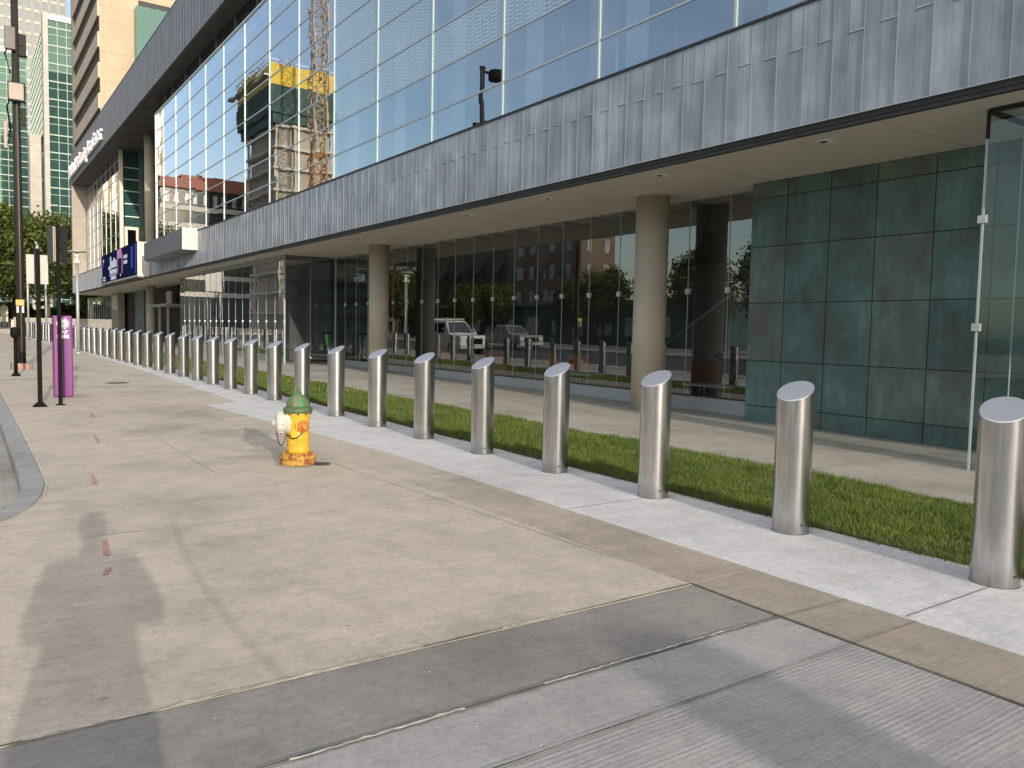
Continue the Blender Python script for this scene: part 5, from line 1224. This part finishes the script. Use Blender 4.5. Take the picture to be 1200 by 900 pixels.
for s_ in (-1, 1):
    w = Vector((s_ * .11, .28, 1.34))
    for k in range(4):
        a = w + Vector((-s_ * .02, .03, .012 * k - .02)); skin_body('finger', [(tuple(a), .010), (tuple(a + Vector((-s_ * .025, .05, .012))), .009), (tuple(a + Vector((-s_ * .055, .045, .014))), .008)], [(0, 1), (1, 2)], ['skin'], pr, 1)
    skin_body('finger', [(tuple(w + Vector((0, .01, .02))), .012), (tuple(w + Vector((-s_ * .02, .02, .05))), .010), (tuple(w + Vector((-s_ * .05, .02, .06))), .009)], [(0, 1), (1, 2)], ['skin'], pr, 1)
    b = MB(); b.lathe([(.02, -.05), (.042, -.02), (.05, .02), (.045, .10), (.02, .15)], 14, 0, (s_ * .13, .06, .045), (0, 1, 0)); b.build('shoe', 'black_paint', pr, local=True)
ph = thing('phone', 'black phone held up in both hands by the photographer', 'phone', (-.02, -.06, 1.38), -.6)
b = MB(); b.box((-.075, -.012, -.035), (.075, -.004, .035)); b.build('case', 'black_paint', ph, local=True, bevel=.003)
b = MB(); b.box((-.07, -.0135, -.031), (.07, -.0125, .031)); b.build('screen', 'car_glass', ph, local=True)

# ------------------------------------------------------------------ camera
cam = bpy.data.cameras.new('camera'); co = bpy.data.objects.new('camera', cam); COL.objects.link(co)
cam.sensor_fit = 'HORIZONTAL'; cam.sensor_width = 36.0; cam.lens = 940 / 1200 * 36
cam.clip_start = 0.05; cam.clip_end = 6000
FW = Vector((0.5659, 0.8218, -0.0665)).normalized(); RT = Vector((0.8243, -0.5658, 0.0203)); RT = (RT - FW * RT.dot(FW)).normalized(); UP = RT.cross(FW)
co.matrix_world = Matrix(((RT.x, UP.x, -FW.x, 0.0), (RT.y, UP.y, -FW.y, -.007), (RT.z, UP.z, -FW.z, 1.5), (0, 0, 0, 1)))
scene.camera = co

# ------------------------------------------------------------------ light
EL, AZ = math.radians(13.5), math.radians(186.8)
sd = Vector((math.sin(AZ) * math.cos(EL), math.cos(AZ) * math.cos(EL), math.sin(EL)))
sun = bpy.data.lights.new('sun', 'SUN'); sun.energy = 2.9; sun.angle = math.radians(0.53); sun.color = (1.0, 0.89, 0.76)
so = bpy.data.objects.new('sun', sun); COL.objects.link(so); so.rotation_euler = sd.to_track_quat('Z', 'Y').to_euler(); so.location = (0, -20, 40)
wd = bpy.data.worlds.new('World'); scene.world = wd; wd.use_nodes = True
nt = wd.node_tree; bgn = nt.nodes['Background']; sk = nt.nodes.new('ShaderNodeTexSky'); sk.sky_type = 'NISHITA'
sk.sun_disc = False; sk.sun_elevation = EL; sk.sun_rotation = AZ; sk.air_density = 1.0; sk.dust_density = 1.4; sk.ozone_density = 1.0
tc = nt.nodes.new('ShaderNodeTexCoord'); mp = nt.nodes.new('ShaderNodeMapping'); mp.inputs['Scale'].default_value = (1.2, 1.2, 4.5)
cn = nt.nodes.new('ShaderNodeTexNoise'); cn.inputs['Scale'].default_value = 1.7; cn.inputs['Detail'].default_value = 7; cn.inputs['Roughness'].default_value = .6
nt.links.new(tc.outputs['Generated'], mp.inputs[0]); nt.links.new(mp.outputs[0], cn.inputs['Vector'])
cr = nt.nodes.new('ShaderNodeValToRGB'); cr.color_ramp.elements[0].position = .40; cr.color_ramp.elements[0].color = (0, 0, 0, 1); cr.color_ramp.elements[1].position = .72; cr.color_ramp.elements[1].color = (.25, .25, .25, 1)
nt.links.new(cn.outputs['Fac'], cr.inputs['Fac'])
mxw = nt.nodes.new('ShaderNodeMix'); mxw.data_type = 'RGBA'
sz = nt.nodes.new('ShaderNodeSeparateXYZ'); nt.links.new(tc.outputs['Generated'], sz.inputs[0])
zr = nt.nodes.new('ShaderNodeMapRange'); zr.interpolation_type = 'SMOOTHSTEP'; nt.links.new(sz.outputs[2], zr.inputs['Value']); zr.inputs['From Min'].default_value = .5; zr.inputs['From Max'].default_value = .95; zr.inputs['To Max'].default_value = .95
mxm = nt.nodes.new('ShaderNodeMath'); mxm.operation = 'MAXIMUM'; nt.links.new(cr.outputs['Color'], mxm.inputs[0]); nt.links.new(zr.outputs[0], mxm.inputs[1])
nt.links.new(mxm.outputs[0], mxw.inputs[0]); nt.links.new(sk.outputs[0], mxw.inputs[6]); mxw.inputs[7].default_value = (6.2, 6.1, 6.3, 1)
nt.links.new(mxw.outputs[2], bgn.inputs['Color']); bgn.inputs['Strength'].default_value = 0.15
vs = scene.view_settings; vs.view_transform = 'Standard'; vs.look = 'None'; vs.gamma = 1; vs.exposure = 0.54; vs.use_curve_mapping = False
scene.cycles.max_bounces = 10; scene.cycles.transparent_max_bounces = 16; scene.cycles.glossy_bounces = 6; scene.cycles.sample_clamp_indirect = 6
